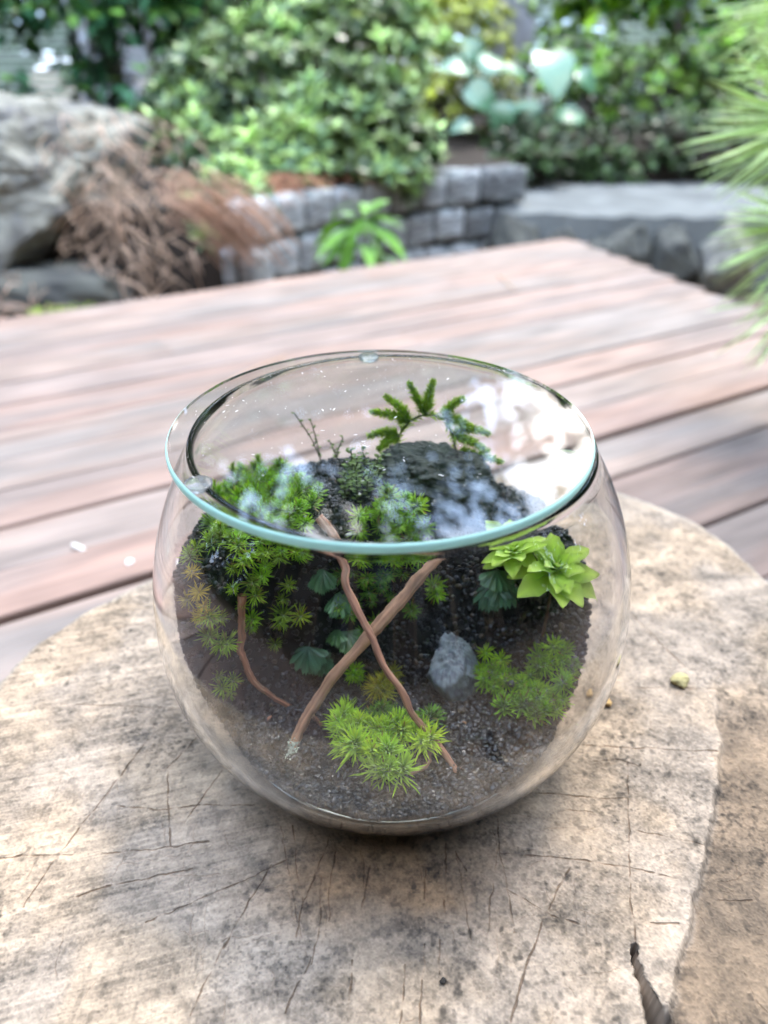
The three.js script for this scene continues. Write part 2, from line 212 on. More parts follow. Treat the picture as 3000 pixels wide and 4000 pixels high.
{
  const N = 2048, crack = new Float32Array(N * N), px = (x) => ((x - SC[0]) / SPAN + 0.5) * N, pz = (z) => ((z - SC[1]) / SPAN + 0.5) * N, r = mulberry(12);
  const stamp = (x, z, rad, s) => { const cx = px(x), cz = pz(z), q = rad / SPAN * N, e = Math.ceil(q + 2); for (let j = -e; j <= e; j++) for (let i = -e; i <= e; i++) { const X = Math.round(cx) + i, Y = Math.round(cz) + j; if (X < 0 || Y < 0 || X >= N || Y >= N) continue; const v = s * (1 - ss(q - 0.7, q + 0.9, Math.hypot(X - cx, Y - cz))); if (v > crack[Y * N + X]) crack[Y * N + X] = v; } };
  const line = (pts, wd, amp, str) => { for (let i = 0; i + 3 < pts.length; i += 2) { const L = Math.hypot(pts[i + 2] - pts[i], pts[i + 3] - pts[i + 1]), n = Math.ceil(L / 0.00012), nx = -(pts[i + 3] - pts[i + 1]) / L, nz = (pts[i + 2] - pts[i]) / L; for (let k = 0; k <= n; k++) { const t = k / n, x = lerp(pts[i], pts[i + 2], t), z = lerp(pts[i + 1], pts[i + 3], t), o = amp * ((fbm(x * 260 + 9, z * 260, 3) - 0.5)), m = vn(x * 330, z * 330 + 50); stamp(x + nx * o, z + nz * o, wd * (0.2 + 0.95 * m * m + 0.2 * vn(x * 900, z * 900)), str * (0.15 + 0.95 * ss(0.15, 0.6, vn(x * 420 + 9, z * 420)))); } } };
  for (const c of CRACKS) line(c, 0.00026, 0.0014, 0.72);
  for (let i = 0; i < 420; i++) { const a = rr(0, 6.283, r), q = Math.sqrt(r()) * SR * 0.95, L = rr(0.004, 0.02, r), x = SC[0] + Math.cos(a) * q, z = SC[1] + Math.sin(a) * q, b = r() < 0.5 ? rr(-0.35, 0.1, r) : rr(1.2, 1.9, r); line([x, z, x + Math.cos(b) * L, z + Math.sin(b) * L], 0.00009, 0.0026, 0.42); }
  for (let i = 0; i < 7; i++) { const b = rr(1.2, 1.95, r), x = rr(-0.05, 0.05, r), z = rr(0.055, 0.075, r), L = rr(0.012, 0.04, r); line([x, z, x + Math.cos(b) * L, z + Math.sin(b) * L], 0.00014, 0.0018, 0.6); }
  const col = new Uint8Array(N * N * 4), hgt = new Uint8Array(N * N * 4);
  for (let j = 0; j < N; j++) for (let i = 0; i < N; i++) {
    const x = SC[0] + ((i + 0.5) / N - 0.5) * SPAN, z = SC[1] + ((j + 0.5) / N - 0.5) * SPAN, o = (j * N + i) * 4;
    if (Math.hypot(x - SC[0], z - SC[1]) > 0.2098) { col.set([110, 100, 90, 255], o); hgt.set([128, 128, 128, 255], o); continue; }
    const L = ss(0.035, -0.05, x + 0.25 * z * 0.4), a = x * 0.968 - z * 0.252, b = x * 0.252 + z * 0.968; // saw marks run along a
    const saw = 0.45 * vn(a * 55, b * 900) + 0.35 * vn(a * 130 + 7, b * 1900) + 0.4 * vn(a * 30 + 30, b * 420), sawR = 0.5 * vn(x * 420, z * 500) + 0.5 * vn(x * 900, z * 1000);
    const blot = fbm(x * 46 + 4, z * 60, 5), mid = fbm(x * 130 + 9, z * 170 + 4, 4), fine = vn(x * 2100, z * 2100), fine2 = vn(x * 1100 + 7, z * 1300);
    let t = lerp(sawR, saw, L); let k = 0.76 + lerp(0.30, 0.62, L) * (t - 0.5) + 0.75 * (mid - 0.5) + 0.24 * (fine - 0.5) + 0.26 * (fine2 - 0.5) + 0.62 * (blot - 0.5);
    const g = ss(0.38, 0.62, fbm(x * 28 + 60, z * 28, 4)); // grey bloom against cream wood
    let cr = lerp(0.475, 0.42, g), cg = lerp(0.36, 0.337, g), cb = lerp(0.25, 0.258, g);
    // dark mould in small clustered specks
    const zone = ss(0.36, 0.66, fbm(x * 34 + 90, z * 40 + 5, 4)), spk = ss(0.46, 0.74, 0.6 * fbm(x * 620 + 3, z * 760, 3) + 0.4 * fbm(x * 240, z * 260 + 8, 3)) * zone, spk2 = ss(0.60, 0.9, vn(x * 1300, z * 1400)) * ss(0.40, 0.7, fbm(x * 60 + 22, z * 60, 3)), spk3 = ss(0.62, 0.80, fbm(x * 420 + 70, z * 300, 2));
    let dk = clamp(spk * 0.55 + spk2 * 0.30 + spk3 * 0.35 + 0.10 * zone);
    // browner, darker wood in front of and under the bowl
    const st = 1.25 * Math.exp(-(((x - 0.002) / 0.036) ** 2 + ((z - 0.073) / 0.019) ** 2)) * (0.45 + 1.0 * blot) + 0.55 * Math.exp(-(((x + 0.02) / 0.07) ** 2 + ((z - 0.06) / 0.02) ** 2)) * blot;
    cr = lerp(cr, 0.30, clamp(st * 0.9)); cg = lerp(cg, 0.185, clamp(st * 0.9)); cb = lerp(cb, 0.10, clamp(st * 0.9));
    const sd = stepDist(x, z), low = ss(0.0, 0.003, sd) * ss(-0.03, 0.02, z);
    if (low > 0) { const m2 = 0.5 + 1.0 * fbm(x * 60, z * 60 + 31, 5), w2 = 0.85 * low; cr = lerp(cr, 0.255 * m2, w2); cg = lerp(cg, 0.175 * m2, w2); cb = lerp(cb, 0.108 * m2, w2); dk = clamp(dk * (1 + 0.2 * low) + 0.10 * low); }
    const lip = Math.exp(-(((sd + 0.0012) / 0.0012) ** 2)) * ss(-0.02, 0.02, z); k += 0.10 * lip * vn(x * 300, z * 300); dk *= 1 - 0.5 * lip; const shade = Math.exp(-(((sd - 0.0012) / 0.0008) ** 2)) * ss(-0.02, 0.02, z); dk = clamp(dk + 0.35 * shade * fbm(x * 200, z * 200, 2));  // thin shadow along the ledge foot is painted into the colour
    const edge = Math.hypot(x - SC[0], z - SC[1]) / rimBase(Math.atan2(z - SC[1], x - SC[0])); if (edge > 0.965) { const e = ss(0.965, 0.99, edge); k = lerp(k, 0.6 + 0.6 * mid, e); cr = lerp(cr, 0.40, e); cg = lerp(cg, 0.36, e); cb = lerp(cb, 0.29, e); }
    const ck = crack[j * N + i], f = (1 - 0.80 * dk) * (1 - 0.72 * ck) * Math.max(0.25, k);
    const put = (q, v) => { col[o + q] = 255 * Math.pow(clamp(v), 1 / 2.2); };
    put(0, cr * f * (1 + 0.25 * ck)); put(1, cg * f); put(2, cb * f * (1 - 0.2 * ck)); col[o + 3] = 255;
    const hv = clamp(0.55 + 0.25 * (t - 0.5) + 0.34 * (mid - 0.5) + 0.16 * (fine2 - 0.5) + 0.12 * (fine - 0.5) - 0.12 * dk - 0.5 * ck); hgt[o] = hgt[o + 1] = hgt[o + 2] = 255 * hv; hgt[o + 3] = 255;
  }
  const mk = (d, s) => { const t = new THREE.DataTexture(d, N, N); t.magFilter = THREE.LinearFilter; if (s) t.colorSpace = THREE.SRGBColorSpace; t.needsUpdate = true; return t; };
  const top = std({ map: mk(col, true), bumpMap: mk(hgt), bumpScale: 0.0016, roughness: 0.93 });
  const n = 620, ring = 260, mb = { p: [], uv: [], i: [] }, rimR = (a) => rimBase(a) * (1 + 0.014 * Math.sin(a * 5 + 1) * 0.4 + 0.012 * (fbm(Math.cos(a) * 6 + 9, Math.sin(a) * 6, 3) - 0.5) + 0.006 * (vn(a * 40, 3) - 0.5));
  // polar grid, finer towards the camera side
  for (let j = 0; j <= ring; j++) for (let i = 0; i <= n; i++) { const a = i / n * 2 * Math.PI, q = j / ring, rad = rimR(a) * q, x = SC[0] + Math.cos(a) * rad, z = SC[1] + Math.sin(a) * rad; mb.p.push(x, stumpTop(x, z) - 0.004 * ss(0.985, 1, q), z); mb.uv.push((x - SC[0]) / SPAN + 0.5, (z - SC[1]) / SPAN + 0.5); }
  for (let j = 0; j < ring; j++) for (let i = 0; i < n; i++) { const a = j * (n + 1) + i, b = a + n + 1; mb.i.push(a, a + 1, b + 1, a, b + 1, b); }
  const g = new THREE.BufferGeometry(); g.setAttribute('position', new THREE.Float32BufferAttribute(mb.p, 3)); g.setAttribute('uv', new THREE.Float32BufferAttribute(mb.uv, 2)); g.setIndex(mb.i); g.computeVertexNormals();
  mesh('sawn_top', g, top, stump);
  // bark: furrowed side wall
  const b = new MB(), rows = 26, cols = 360, idx = [];
  for (let j = 0; j <= rows; j++) for (let i = 0; i <= cols; i++) { const a = i / cols * 2 * Math.PI, t = j / rows, fur = fbm(a * 26, t * 2.2, 4), x0 = Math.cos(a), z0 = Math.sin(a), rad = rimR(a) + (j === 0 ? -0.0005 : 0.0002 + 0.006 * (fur - 0.35) + 0.004 * t), y = j === 0 ? -0.0045 + stumpTop(SC[0] + x0 * rimR(a), SC[1] + z0 * rimR(a)) : lerp(-0.002, -0.1195, t); const c = 0.5 + 1.0 * fur; idx.push(b.v(SC[0] + x0 * rad, y, SC[1] + z0 * rad, [0.27 * c, 0.225 * c, 0.17 * c])); }
  for (let j = 0; j < rows; j++) for (let i = 0; i < cols; i++) { const a = j * (cols + 1) + i; b.quad(idx[a], idx[a + 1], idx[a + cols + 2], idx[a + cols + 1]); }
  mesh('bark', b.geo(), std({ vertexColors: true, roughness: 1 }), stump);
}

// ---------------------------------------------------------------- glass bowl and lid
const AX = 0.0026, HB = 0.058, RB = 0.082, BL = 0.0795, BU = 0.0968, TOPY = 0.1222;
const inL = (y) => 0.0797 * Math.sqrt(Math.max(0, 1 - ((HB - y) / 0.077) ** 2));
const outR = (y) => RB * Math.sqrt(Math.max(0, 1 - ((y - HB) / (y < HB ? BL : BU)) ** 2));
{
  const o = []; o.push([0, 0.0030], [0.020, 0.0026], [0.036, 0.0018], [0.0460, 0.0002], [0.0500, 0.0000], [0.0535, 0.0005]);
  for (let i = 1; i <= 44; i++) { const y = 0.0018 + (0.1190 - 0.0018) * Math.pow(i / 44, 1.0); o.push([outR(y), y]); }
  const rim = outR(0.119); o.push([rim - 0.0004, 0.1203], [rim - 0.0006, 0.1212], [rim - 0.0010, 0.1219], [rim - 0.0016, 0.1221], [rim - 0.0022, 0.1219], [rim - 0.0027, 0.1212], [rim - 0.0028, 0.1200]);
  const inn = (y) => (y < HB ? inL(y) : outR(y) - lerp(0.0023, 0.0025, (y - HB) / 0.06));
  for (let i = 0; i <= 40; i++) { const y = 0.1188 - (0.1188 - 0.0110) * i / 40; o.push([inn(y), y]); }
  o.push([0.0585, 0.0098], [0.0560, 0.0086], [0.052, 0.0080], [0.02, 0.0072], [0, 0.0070]);
  const lip = (p) => new THREE.Vector2(Math.max(p[0], 0), p[1]);
  const g = new THREE.LatheGeometry(o.map(lip), 160);
  const glass = phys({ color: 0xffffff, transmission: 1, roughness: 0, ior: 1.5, thickness: 0.003, attenuationColor: rgb(0.93, 0.97, 0.96), attenuationDistance: 0.05, specularIntensity: 0.4 });
  const bowl = mesh('glass_bowl', g, glass, scene); bowl.position.set(AX, 0.0008, 0);
  tag(bowl, 'round clear glass bowl on the stump holding the moss planting', 'glass bowl');
  const L = thing('glass_cover', 'flat round clear glass lid with pale teal edge on the bowl', 'glass lid', [-0.0011, 0.1233, 0.0005]);
  const q = 0.065, lp = [[0, 0], [q - 0.0007, 0], [q - 0.0007, 0.003], [0, 0.003]], le = [[q - 0.00065, 0.00002], [q - 0.0002, 0.0003], [q, 0.0009], [q, 0.0021], [q - 0.0003, 0.0027], [q - 0.00065, 0.00298]];
  mesh('disc', new THREE.LatheGeometry(lp.map(lip), 200), phys({ color: 0xffffff, transmission: 1, roughness: 0, ior: 1.5, thickness: 0.003, attenuationColor: rgb(0.80, 0.97, 0.92), attenuationDistance: 0.045 }), L).geometry.computeVertexNormals();
  { const d = L.children[0]; d.geometry = d.geometry.toNonIndexed(); d.geometry.computeVertexNormals(); }
  const ed = mesh('light_tint_edge', new THREE.LatheGeometry(le.map(lip), 240), phys({ color: rgb(0.58, 0.97, 0.88), transmission: 0.4, roughness: 0.75, thickness: 0, side: THREE.DoubleSide }), L); ed.userData.label = 'pale teal edge ring of the lid, coloured for light gathered in the glass';  // teal colour on this ring stands in for light gathered in the glass
  const dot = new THREE.LatheGeometry([[0, 0], [0.0030, 0], [0.0036, 0.0005], [0.0038, 0.0012], [0.0038, 0.0019], [0, 0.0019]].map(lip), 40);
  const dm = phys({ color: 0xffffff, transmission: 0.85, roughness: 0.12, ior: 1.42, thickness: 0.002 });
  for (const [x, z] of [[-0.0058, -0.0605], [-0.0505, 0.0340], [0.0530, 0.0186]]) { const m = mesh('bumper', dot, dm, L); m.position.set(x + 0.0011, -0.00195, z); }
  { // dust and lint on the lid
    const r = mulberry(17), n = 260, ig = new THREE.InstancedMesh(new THREE.IcosahedronGeometry(1, 0), std({ color: rgb(0.8, 0.8, 0.78), roughness: 1 }), n), m4 = new THREE.Matrix4(), qq = new THREE.Quaternion();
    for (let k = 0; k < n; k++) { const a = r() * 6.283, q = Math.sqrt(r()) * 0.062, s = rr(0.00006, 0.00017, r); qq.setFromEuler(new THREE.Euler(0, r() * 6, 0)); m4.compose(V(Math.cos(a) * q, 0.003 + s * 0.5, Math.sin(a) * q), qq, V(s * (r() < 0.2 ? 6 : 1.2), s * 0.6, s)); ig.setMatrixAt(k, m4); }
    ig.name = 'dust'; ig.userData.kind = 'stuff'; L.add(ig);
  }
  numKids(L);
}

// ---------------------------------------------------------------- soil inside the bowl
const q3 = (l, c, r, x) => { const t = clamp(x / 0.065, -1, 1); return c + (r - l) / 2 * t + ((l + r) / 2 - c) * t * t; };
function soilH(x, z) {
  const X = x - AX, zt = q3(0.012, -0.014, -0.03, X), zb = q3(0.036, 0.012, 0.036, X), top = q3(0.077, 0.087, 0.066, X) - Math.max(0, -(z + 0.042)) * 0.9, fl = 0.022 - 0.06 * Math.max(0, z - 0.03);
  return fl + (top - fl) * ss(zb, zt, z) + 0.0012 * Math.sin(x * 130 + z * 70) * Math.sin(z * 150 - x * 60 + 1);
}
const soilR = (y, a) => Math.min(outR(y) - 0.0064, y < HB ? inL(y) - 0.002 : 1) + 0.0010 * (fbm(Math.cos(a) * 14 + y * 90, Math.sin(a) * 14 + 30, 3) - 0.6);
{
  const soil = thing('black_soil', 'black granular soil heaped in a slope inside the glass bowl', 'soil');
  const b = new MB(), N = 200, M = 70, K = 30, top = [], col = (k) => [0.010 * k, 0.0095 * k, 0.010 * k], edge = [];
  for (let i = 0; i <= N; i++) { const a = i / N * 2 * Math.PI; let r = 0.07; for (let k = 0; k < 30; k++) r = lerp(r, soilR(soilH(AX + Math.cos(a) * r, Math.sin(a) * r), a), 0.5); edge.push(r); }
  edge[N] = edge[0];
  for (let j = 0; j <= M; j++) for (let i = 0; i <= N; i++) { const a = i / N * 2 * Math.PI, r = edge[i] * j / M, x = AX + Math.cos(a) * r, z = Math.sin(a) * r; top.push(b.v(x, soilH(x, z) + 0.0016 * (fbm(x * 300, z * 300, 3) - 0.5), z, col(0.6 + 0.8 * vn(x * 500, z * 500)))); }
  for (let j = 0; j < M; j++) for (let i = 0; i < N; i++) { const a = j * (N + 1) + i; b.quad(top[a], top[a + 1], top[a + N + 2], top[a + N + 1]); }
  const side = []; for (let j = 0; j <= K; j++) for (let i = 0; i <= N; i++) { const a = i / N * 2 * Math.PI, x0 = AX + Math.cos(a) * edge[i], z0 = Math.sin(a) * edge[i], h = soilH(x0, z0), y = lerp(h, 0.0108, j / K), r = j ? soilR(y, a) : edge[i]; side.push(b.v(AX + Math.cos(a) * r, y, Math.sin(a) * r, col(0.6 + 0.8 * vn(a * 60, y * 500)))); }
  for (let j = 0; j < K; j++) for (let i = 0; i < N; i++) { const a = j * (N + 1) + i; b.quad(side[a], side[a + 1], side[a + N + 2], side[a + N + 1]); }
  mesh('soil_body', b.geo(), std({ vertexColors: true, roughness: 0.9 }), soil);
  const ig = new THREE.IcosahedronGeometry(1, 1), ip = ig.attributes.position, q = V(0, 0, 0); for (let i = 0; i < ip.count; i++) { q.fromBufferAttribute(ip, i); const k = 0.75 + 0.5 * fbm3(q.x * 1.3 + 3, q.y * 1.3 + 8, q.z * 1.3, 2); ip.setXYZ(i, q.x * k * 1.1, q.y * k * 0.85, q.z * k); } ig.computeVertexNormals();
  const NG = 17000, inst = new THREE.InstancedMesh(ig, std({ color: 0xffffff, roughness: 0.36 }), NG), m4 = new THREE.Matrix4(), r = mulberry(41), qq = new THREE.Quaternion(), e = new THREE.Euler(), c = new THREE.Color();
  for (let k = 0; k < NG; k++) {
    let x, y, z; const a = rr(0, 6.283, r), ei = edge[Math.floor(a / 6.2832 * N)];
    if (k < NG * 0.7) { const q = Math.sqrt(r()) * ei; x = AX + Math.cos(a) * q; z = Math.sin(a) * q; y = soilH(x, z) + rr(-0.0004, 0.0006, r); }
    else { const h = soilH(AX + Math.cos(a) * ei, Math.sin(a) * ei); y = lerp(0.0112, h, Math.pow(r(), 0.8)); const q = soilR(y, a) - 0.0002; x = AX + Math.cos(a) * q; z = Math.sin(a) * q; }
    const big = 0.5 + 0.5 * ss(0.0, 0.04, x) , s = rr(0.0005, 0.0011, r) * (0.75 + 0.6 * big); e.set(r() * 6, r() * 6, r() * 6); qq.setFromEuler(e);
    m4.compose(V(x, y, z), qq, V(s * rr(0.8, 1.3, r), s, s * rr(0.8, 1.2, r))); inst.setMatrixAt(k, m4); const t = rr(0.5, 1.5, r); inst.setColorAt(k, r() < 0.06 ? c.setRGB(0.06, 0.045, 0.03) : c.setRGB(0.011 * t, 0.012 * t, 0.015 * t));
  }
  inst.name = 'soil_granules'; inst.userData.kind = 'stuff'; inst.castShadow = inst.receiveShadow = true; soil.add(inst);
}
// ---------------------------------------------------------------- planting inside the bowl
const leafMat = (t = 0.5, rough = 0.9) => phys({ vertexColors: true, roughness: rough, transmission: t, thickness: 0, side: THREE.DoubleSide });
const mossMat = leafMat(0.5, 0.9), mossMats = [0.62, 0.85, 1.0, 1.0].map((k, i) => { const m = leafMat(0.5, 0.9); m.color = rgb(k * (i === 3 ? 1.5 : 1.2), k * (i === 3 ? 1.2 : 1.15), k * 0.7); return m; }), mossGloss = std({ vertexColors: true, roughness: 0.42, side: THREE.DoubleSide });
// one shoot of star moss: pointed leaves spiralling round a short stem, opening outwards at the top
function shootGeo(seed, o) {
  const { n = 34, stem = 0.006, L = 0.0052, W = 0.0007, c0, c1, spread = 1, curl = 0.8 } = o, r = mulberry(seed), b = new MB();
  b.tube([V(0, -0.002, 0), V(0.0002, stem * 0.5, 0), V(0, stem, 0.0002)], 0.00022, 4, mulc(c0, 0.6));
  for (let k = 0; k < n; k++) {
    const t = (k + 0.5) / n, a = k * 2.39996 + rr(-0.3, 0.3, r), tilt = lerp(1.15, 0.08, Math.pow(t, 1.2)) * spread + rr(-0.12, 0.12, r), y = stem * lerp(0.25, 1, t);
    const d = V(Math.cos(a) * Math.sin(tilt), Math.cos(tilt), Math.sin(a) * Math.sin(tilt)), u = V(-Math.cos(a) * Math.cos(tilt), Math.sin(tilt), -Math.sin(a) * Math.cos(tilt)), k2 = rr(0.8, 1.15, r);
    b.leaf(V(0, y, 0), d, u, L * lerp(1, 0.72, t) * rr(0.8, 1.15, r), W, rr(0.2, 1, r) * curl, 0, r() < 0.05 ? [0.10, 0.06, 0.015] : mulc(c0, k2 * 0.8), r() < 0.06 ? [0.34, 0.24, 0.07] : mulc(c1, k2), 4, (s) => 0.35 + 0.65 * Math.sin(Math.PI * Math.min(1, s * 0.75 + 0.15)));
  }
  return b.geo();
}
const shootSet = (o, seed) => [0, 1, 2, 3].map((k) => shootGeo(seed + k, { ...o, L: (o.L ?? 0.0052) * (0.9 + 0.08 * k) }));
const soilN = (x, z) => V(-(soilH(x + 0.001, z) - soilH(x - 0.001, z)) / 0.002, 1, -(soilH(x, z + 0.001) - soilH(x, z - 0.001)) / 0.002).normalize();
function clump(name, label, category, shoots, spots, o = {}) { // spots: [x, y, z]; shoots stand between upright and along the slope's normal
  const [sx, , sz] = spots[0], sy = soilH(sx, sz), g = thing(name, label, category, [sx, sy, sz], o.group), r = mulberry(o.seed ?? 3);
  spots.forEach((s, i) => {
    for (let k = 0; k < (o.per ?? 1); k++) {
      const x = s[0] + (k ? rr(-1, 1, r) * (o.jit ?? 0.003) : 0), z = s[2] + (k ? rr(-1, 1, r) * (o.jit ?? 0.003) : 0);
      const m = mesh('shoot', shoots[Math.floor(r() * shoots.length)], o.mat ?? mossMats[Math.floor(r() * 4)], g); m.position.set(x - sx, soilH(x, z) - sy + (o.lift ?? 0), z - sz);
      const n = soilN(x, z).multiplyScalar(o.normal ?? 0.8).add(V(rr(-0.3, 0.3, r), 0.5, rr(-0.2, 0.35, r))).normalize();
      m.quaternion.setFromUnitVectors(V(0, 1, 0), n); m.rotateY(r() * 6.283); m.scale.setScalar(rr(o.s0 ?? 0.45, o.s1 ?? 0.88, r));
    }
  });
  return numKids(g);
}
{
  const bright = shootSet({ c0: [0.045, 0.15, 0.002], c1: [0.36, 0.74, 0.012], n: 52, L: 0.0060, W: 0.0006 }, 100), pale = shootSet({ c0: [0.08, 0.22, 0.004], c1: [0.54, 0.88, 0.07], n: 50, L: 0.0085, W: 0.00062, spread: 0.85, curl: 1.3, stem: 0.007 }, 200);
  const dark = shootSet({ c0: [0.015, 0.07, 0.008], c1: [0.16, 0.42, 0.03], n: 52, L: 0.0070, W: 0.00055, curl: 1.2 }, 300), hair = shootSet({ c0: [0.11, 0.15, 0.006], c1: [0.48, 0.54, 0.06], n: 52, L: 0.0095, W: 0.00038, spread: 1.35, curl: 1.5, stem: 0.004 }, 400);
  const mid = shootSet({ c0: [0.05, 0.13, 0.004], c1: [0.37, 0.64, 0.03], n: 40, L: 0.0072, W: 0.00055, curl: 1.3 }, 500), yel = shootSet({ c0: [0.16, 0.19, 0.01], c1: [0.62, 0.58, 0.06], n: 34, L: 0.0074, W: 0.00055, curl: 1.4 }, 600);
  const P = (s) => s.trim().split(/\s*;\s*/).map((q) => q.split(',').map(Number));
  clump('moss_clump', 'large bright green star moss clump at right beside the glass', 'moss', bright, P('0.0497,0,0.0156;0.0566,0,0.0126;0.0632,0,0.0125;0.0688,0,0.014;0.0526,0,0.0203;0.0593,0,0.0196;0.0659,0,0.0181;0.0472,0,0.0234;0.0533,0,0.0272;0.0612,0,0.0246;0.0575,0,0.0225'), { per: 4, jit: 0.0042, seed: 1, normal: 1.1, s0: 0.65, s1: 1.05, group: 'star moss clumps on the black soil' });
  clump('moss_clump', 'small bright green star moss tuft just right of the grey stone', 'moss', bright, P('0.0399,0,0.0125;0.0366,0,0.0098;0.0441,0,0.012'), { per: 4, jit: 0.0035, seed: 2, normal: 1.1, s0: 0.65, s1: 1.0, group: 'star moss clumps on the black soil' });
  clump('moss_clump', 'pale lime moss clump at the front between the two leaning twigs', 'moss', pale, P('-0.0125,0,0.0290;-0.0135,0,0.0347;-0.0085,0,0.0351;-0.0035,0,0.0369;0.0010,0,0.0365;-0.0100,0,0.0429;-0.0040,0,0.0429;0.0,0,0.0458;0.0055,0,0.0384;0.0102,0,0.0367;0.0125,0,0.0378;-0.0135,0,0.0415;-0.0030,0,0.0494;0.0012,0,0.0510'), { per: 3, jit: 0.0030, seed: 4, s0: 0.6, s1: 1.05, group: 'star moss clumps on the black soil' });
  clump('moss_clump', 'deep green moss mound behind the pale front moss', 'moss', dark, P('0.0001,0,0.0245;0.0067,0,0.0285;0.0117,0,0.0292;0.0165,0,0.0317;0.0034,0,0.0313;-0.003,0,0.029'), { per: 4, jit: 0.004, seed: 5 });
  clump('feather_moss', 'yellowish hair moss tuft drooping in the middle under the crossed twigs', 'moss', hair, P('0.0001,0,0.0124;-0.0025,0,0.0144;0.0027,0,0.0112'), { per: 3, jit: 0.0028, seed: 6, normal: 1.2 });
  clump('moss_clump', 'small bright moss sprig left of the yellowish hair moss', 'moss', bright, P('-0.0104,0,0.0101'), { per: 3, jit: 0.002, seed: 7, s0: 0.6, s1: 0.8 });
  clump('moss_clump', 'thick vivid green moss cushion high on the left under the lid', 'moss', bright, P('-0.0587,0,-0.0309;-0.0511,0,-0.0296;-0.0433,0,-0.026;-0.0356,0,-0.0205;-0.0299,0,-0.0148;-0.0531,0,-0.0197;-0.0455,0,-0.016;-0.0374,0,-0.0075;-0.0303,0,-0.0029;-0.0547,0,-0.0398;-0.0424,0,-0.0328;-0.0443,0,-0.0084;-0.0333,0,0.0001;-0.056,0,-0.010;-0.052,0,0.0;-0.041,0,0.003'), { per: 8, jit: 0.006, seed: 8, s0: 0.6, s1: 1.0 });
  clump('moss_clump', 'olive green moss hanging down the upper left slope by the glass', 'moss', mid, P('-0.0636,0,0.0042;-0.0587,0,0.0035;-0.0485,0,0.0088;-0.0459,0,0.0101;-0.0515,0,0.0103;-0.0425,0,0.0058;-0.034,0,0.0065;-0.0358,0,0.0082'), { per: 2, jit: 0.0045, seed: 9, normal: 1.5, s0: 0.45, s1: 0.85 });
  clump('moss_clump', 'yellow tinged moss star low on the left against the glass', 'moss', yel, P('-0.0619,0,0.0162;-0.0607,0,0.0176;-0.0624,0,0.0197'), { per: 2, jit: 0.0035, seed: 10, normal: 1.6 });
  clump('moss_clump', 'loose pale moss tuft on the left slope below the yellow moss star', 'moss', mid, P('-0.0573,0,0.0204;-0.0599,0,0.0205;-0.055,0,0.0195'), { per: 2, jit: 0.003, seed: 11, normal: 1.6 });
  clump('moss_clump', 'lone green moss sprig lowest on the left by the soil edge', 'moss', mid, P('-0.0581,0,0.0242;-0.0539,0,0.0229'), { per: 2, jit: 0.0025, seed: 12, normal: 1.3 });
  clump('moss_clump', 'bright moss star at the head of the short left twig', 'moss', bright, P('-0.0493,0,0.0137;-0.0467,0,0.0138'), { per: 2, jit: 0.003, seed: 13, normal: 1.5 });
  clump('moss_clump', 'thin strand of moss stars hanging right of the short left twig', 'moss', mid, P('-0.0377,0,0.0107;-0.0397,0,0.0134;-0.036,0,0.0095'), { per: 1, jit: 0.003, seed: 14, normal: 1.5 });
  clump('moss_clump', 'green moss tuft at the middle terrace edge below the lid', 'moss', bright, P('0.0001,0,-0.0091;0.0034,0,-0.0105;0.0084,0,-0.0111;-0.0016,0,-0.0073;0.0051,0,-0.0088;0.0118,0,-0.0105;0.0017,0,-0.007;0.0101,0,-0.009;-0.0098,0,-0.0052'), { per: 4, jit: 0.004, seed: 15, s0: 0.6, s1: 1.05 });
  clump('moss_clump', 'dim green moss hanging on the shaded slope behind the crossed twigs', 'moss', dark, P('-0.0116,0,-0.0009;-0.0066,0,-0.0016;0.0001,0,-0.0033;-0.0016,0,-0.0015;-0.005,0,0.0004;0.0018,0,-0.001;-0.0164,0,0.0003;0.006,0,-0.004'), { per: 3, jit: 0.004, seed: 16, normal: 1.6, s0: 0.4, s1: 0.75 });
  clump('moss_clump', 'tiny moss sprig tucked under the upper end of the thick twig', 'moss', bright, P('0.0182,0,-0.0043'), { per: 3, jit: 0.002, seed: 17, s0: 0.7, s1: 0.9, normal: 1.5 });

  // arching feather moss on the ridge: a creeping stem with spiky arms
  const fb = (pts, arm, seed) => { const b = new MB(), r = mulberry(seed), c = curve(pts, 46); b.tube(c, 0.00035, 5, [0.05, 0.09, 0.01]); for (let i = 1; i < c.length; i++) { const d = c[i].clone().sub(c[i - 1]).normalize(); for (let k = 0; k < (arm ? 11 : 8); k++) { const q = dirRand(r), e = d.clone().multiplyScalar(0.95).addScaledVector(q, 0.85).normalize(), u = dirRand(r), t = i / c.length, m = rr(0.75, 1.25, r); b.leaf(c[i], e, u, lerp(0.0040, 0.0018, t) * m, 0.00055, rr(-0.4, 0.6, r), 0, mulc([0.20, 0.38, 0.004], m), mulc([0.46, 0.68, 0.02], m), 3); } } return b.geo(); };
  const sp = [[0.0038, 0.0850, -0.052], [0.006, 0.0934, -0.052], [0.0101, 0.0995, -0.052], [0.0164, 0.1025, -0.052], [0.0228, 0.1005, -0.052], [0.0268, 0.0944, -0.052], [0.0286, 0.0882, -0.048], [0.0312, 0.0852, -0.044], [0.0365, 0.0812, -0.04], [0.042, 0.079, -0.036]];
  const B = sp[0], o = (p) => [p[0] - B[0], p[1] - B[1], p[2] - B[2]], F = thing('feather_moss', 'arching bright feather moss with spiky arms rising above the back ridge', 'moss', B);
  mesh('stem', fb(sp.map(o), 0, 61), mossMat, F);
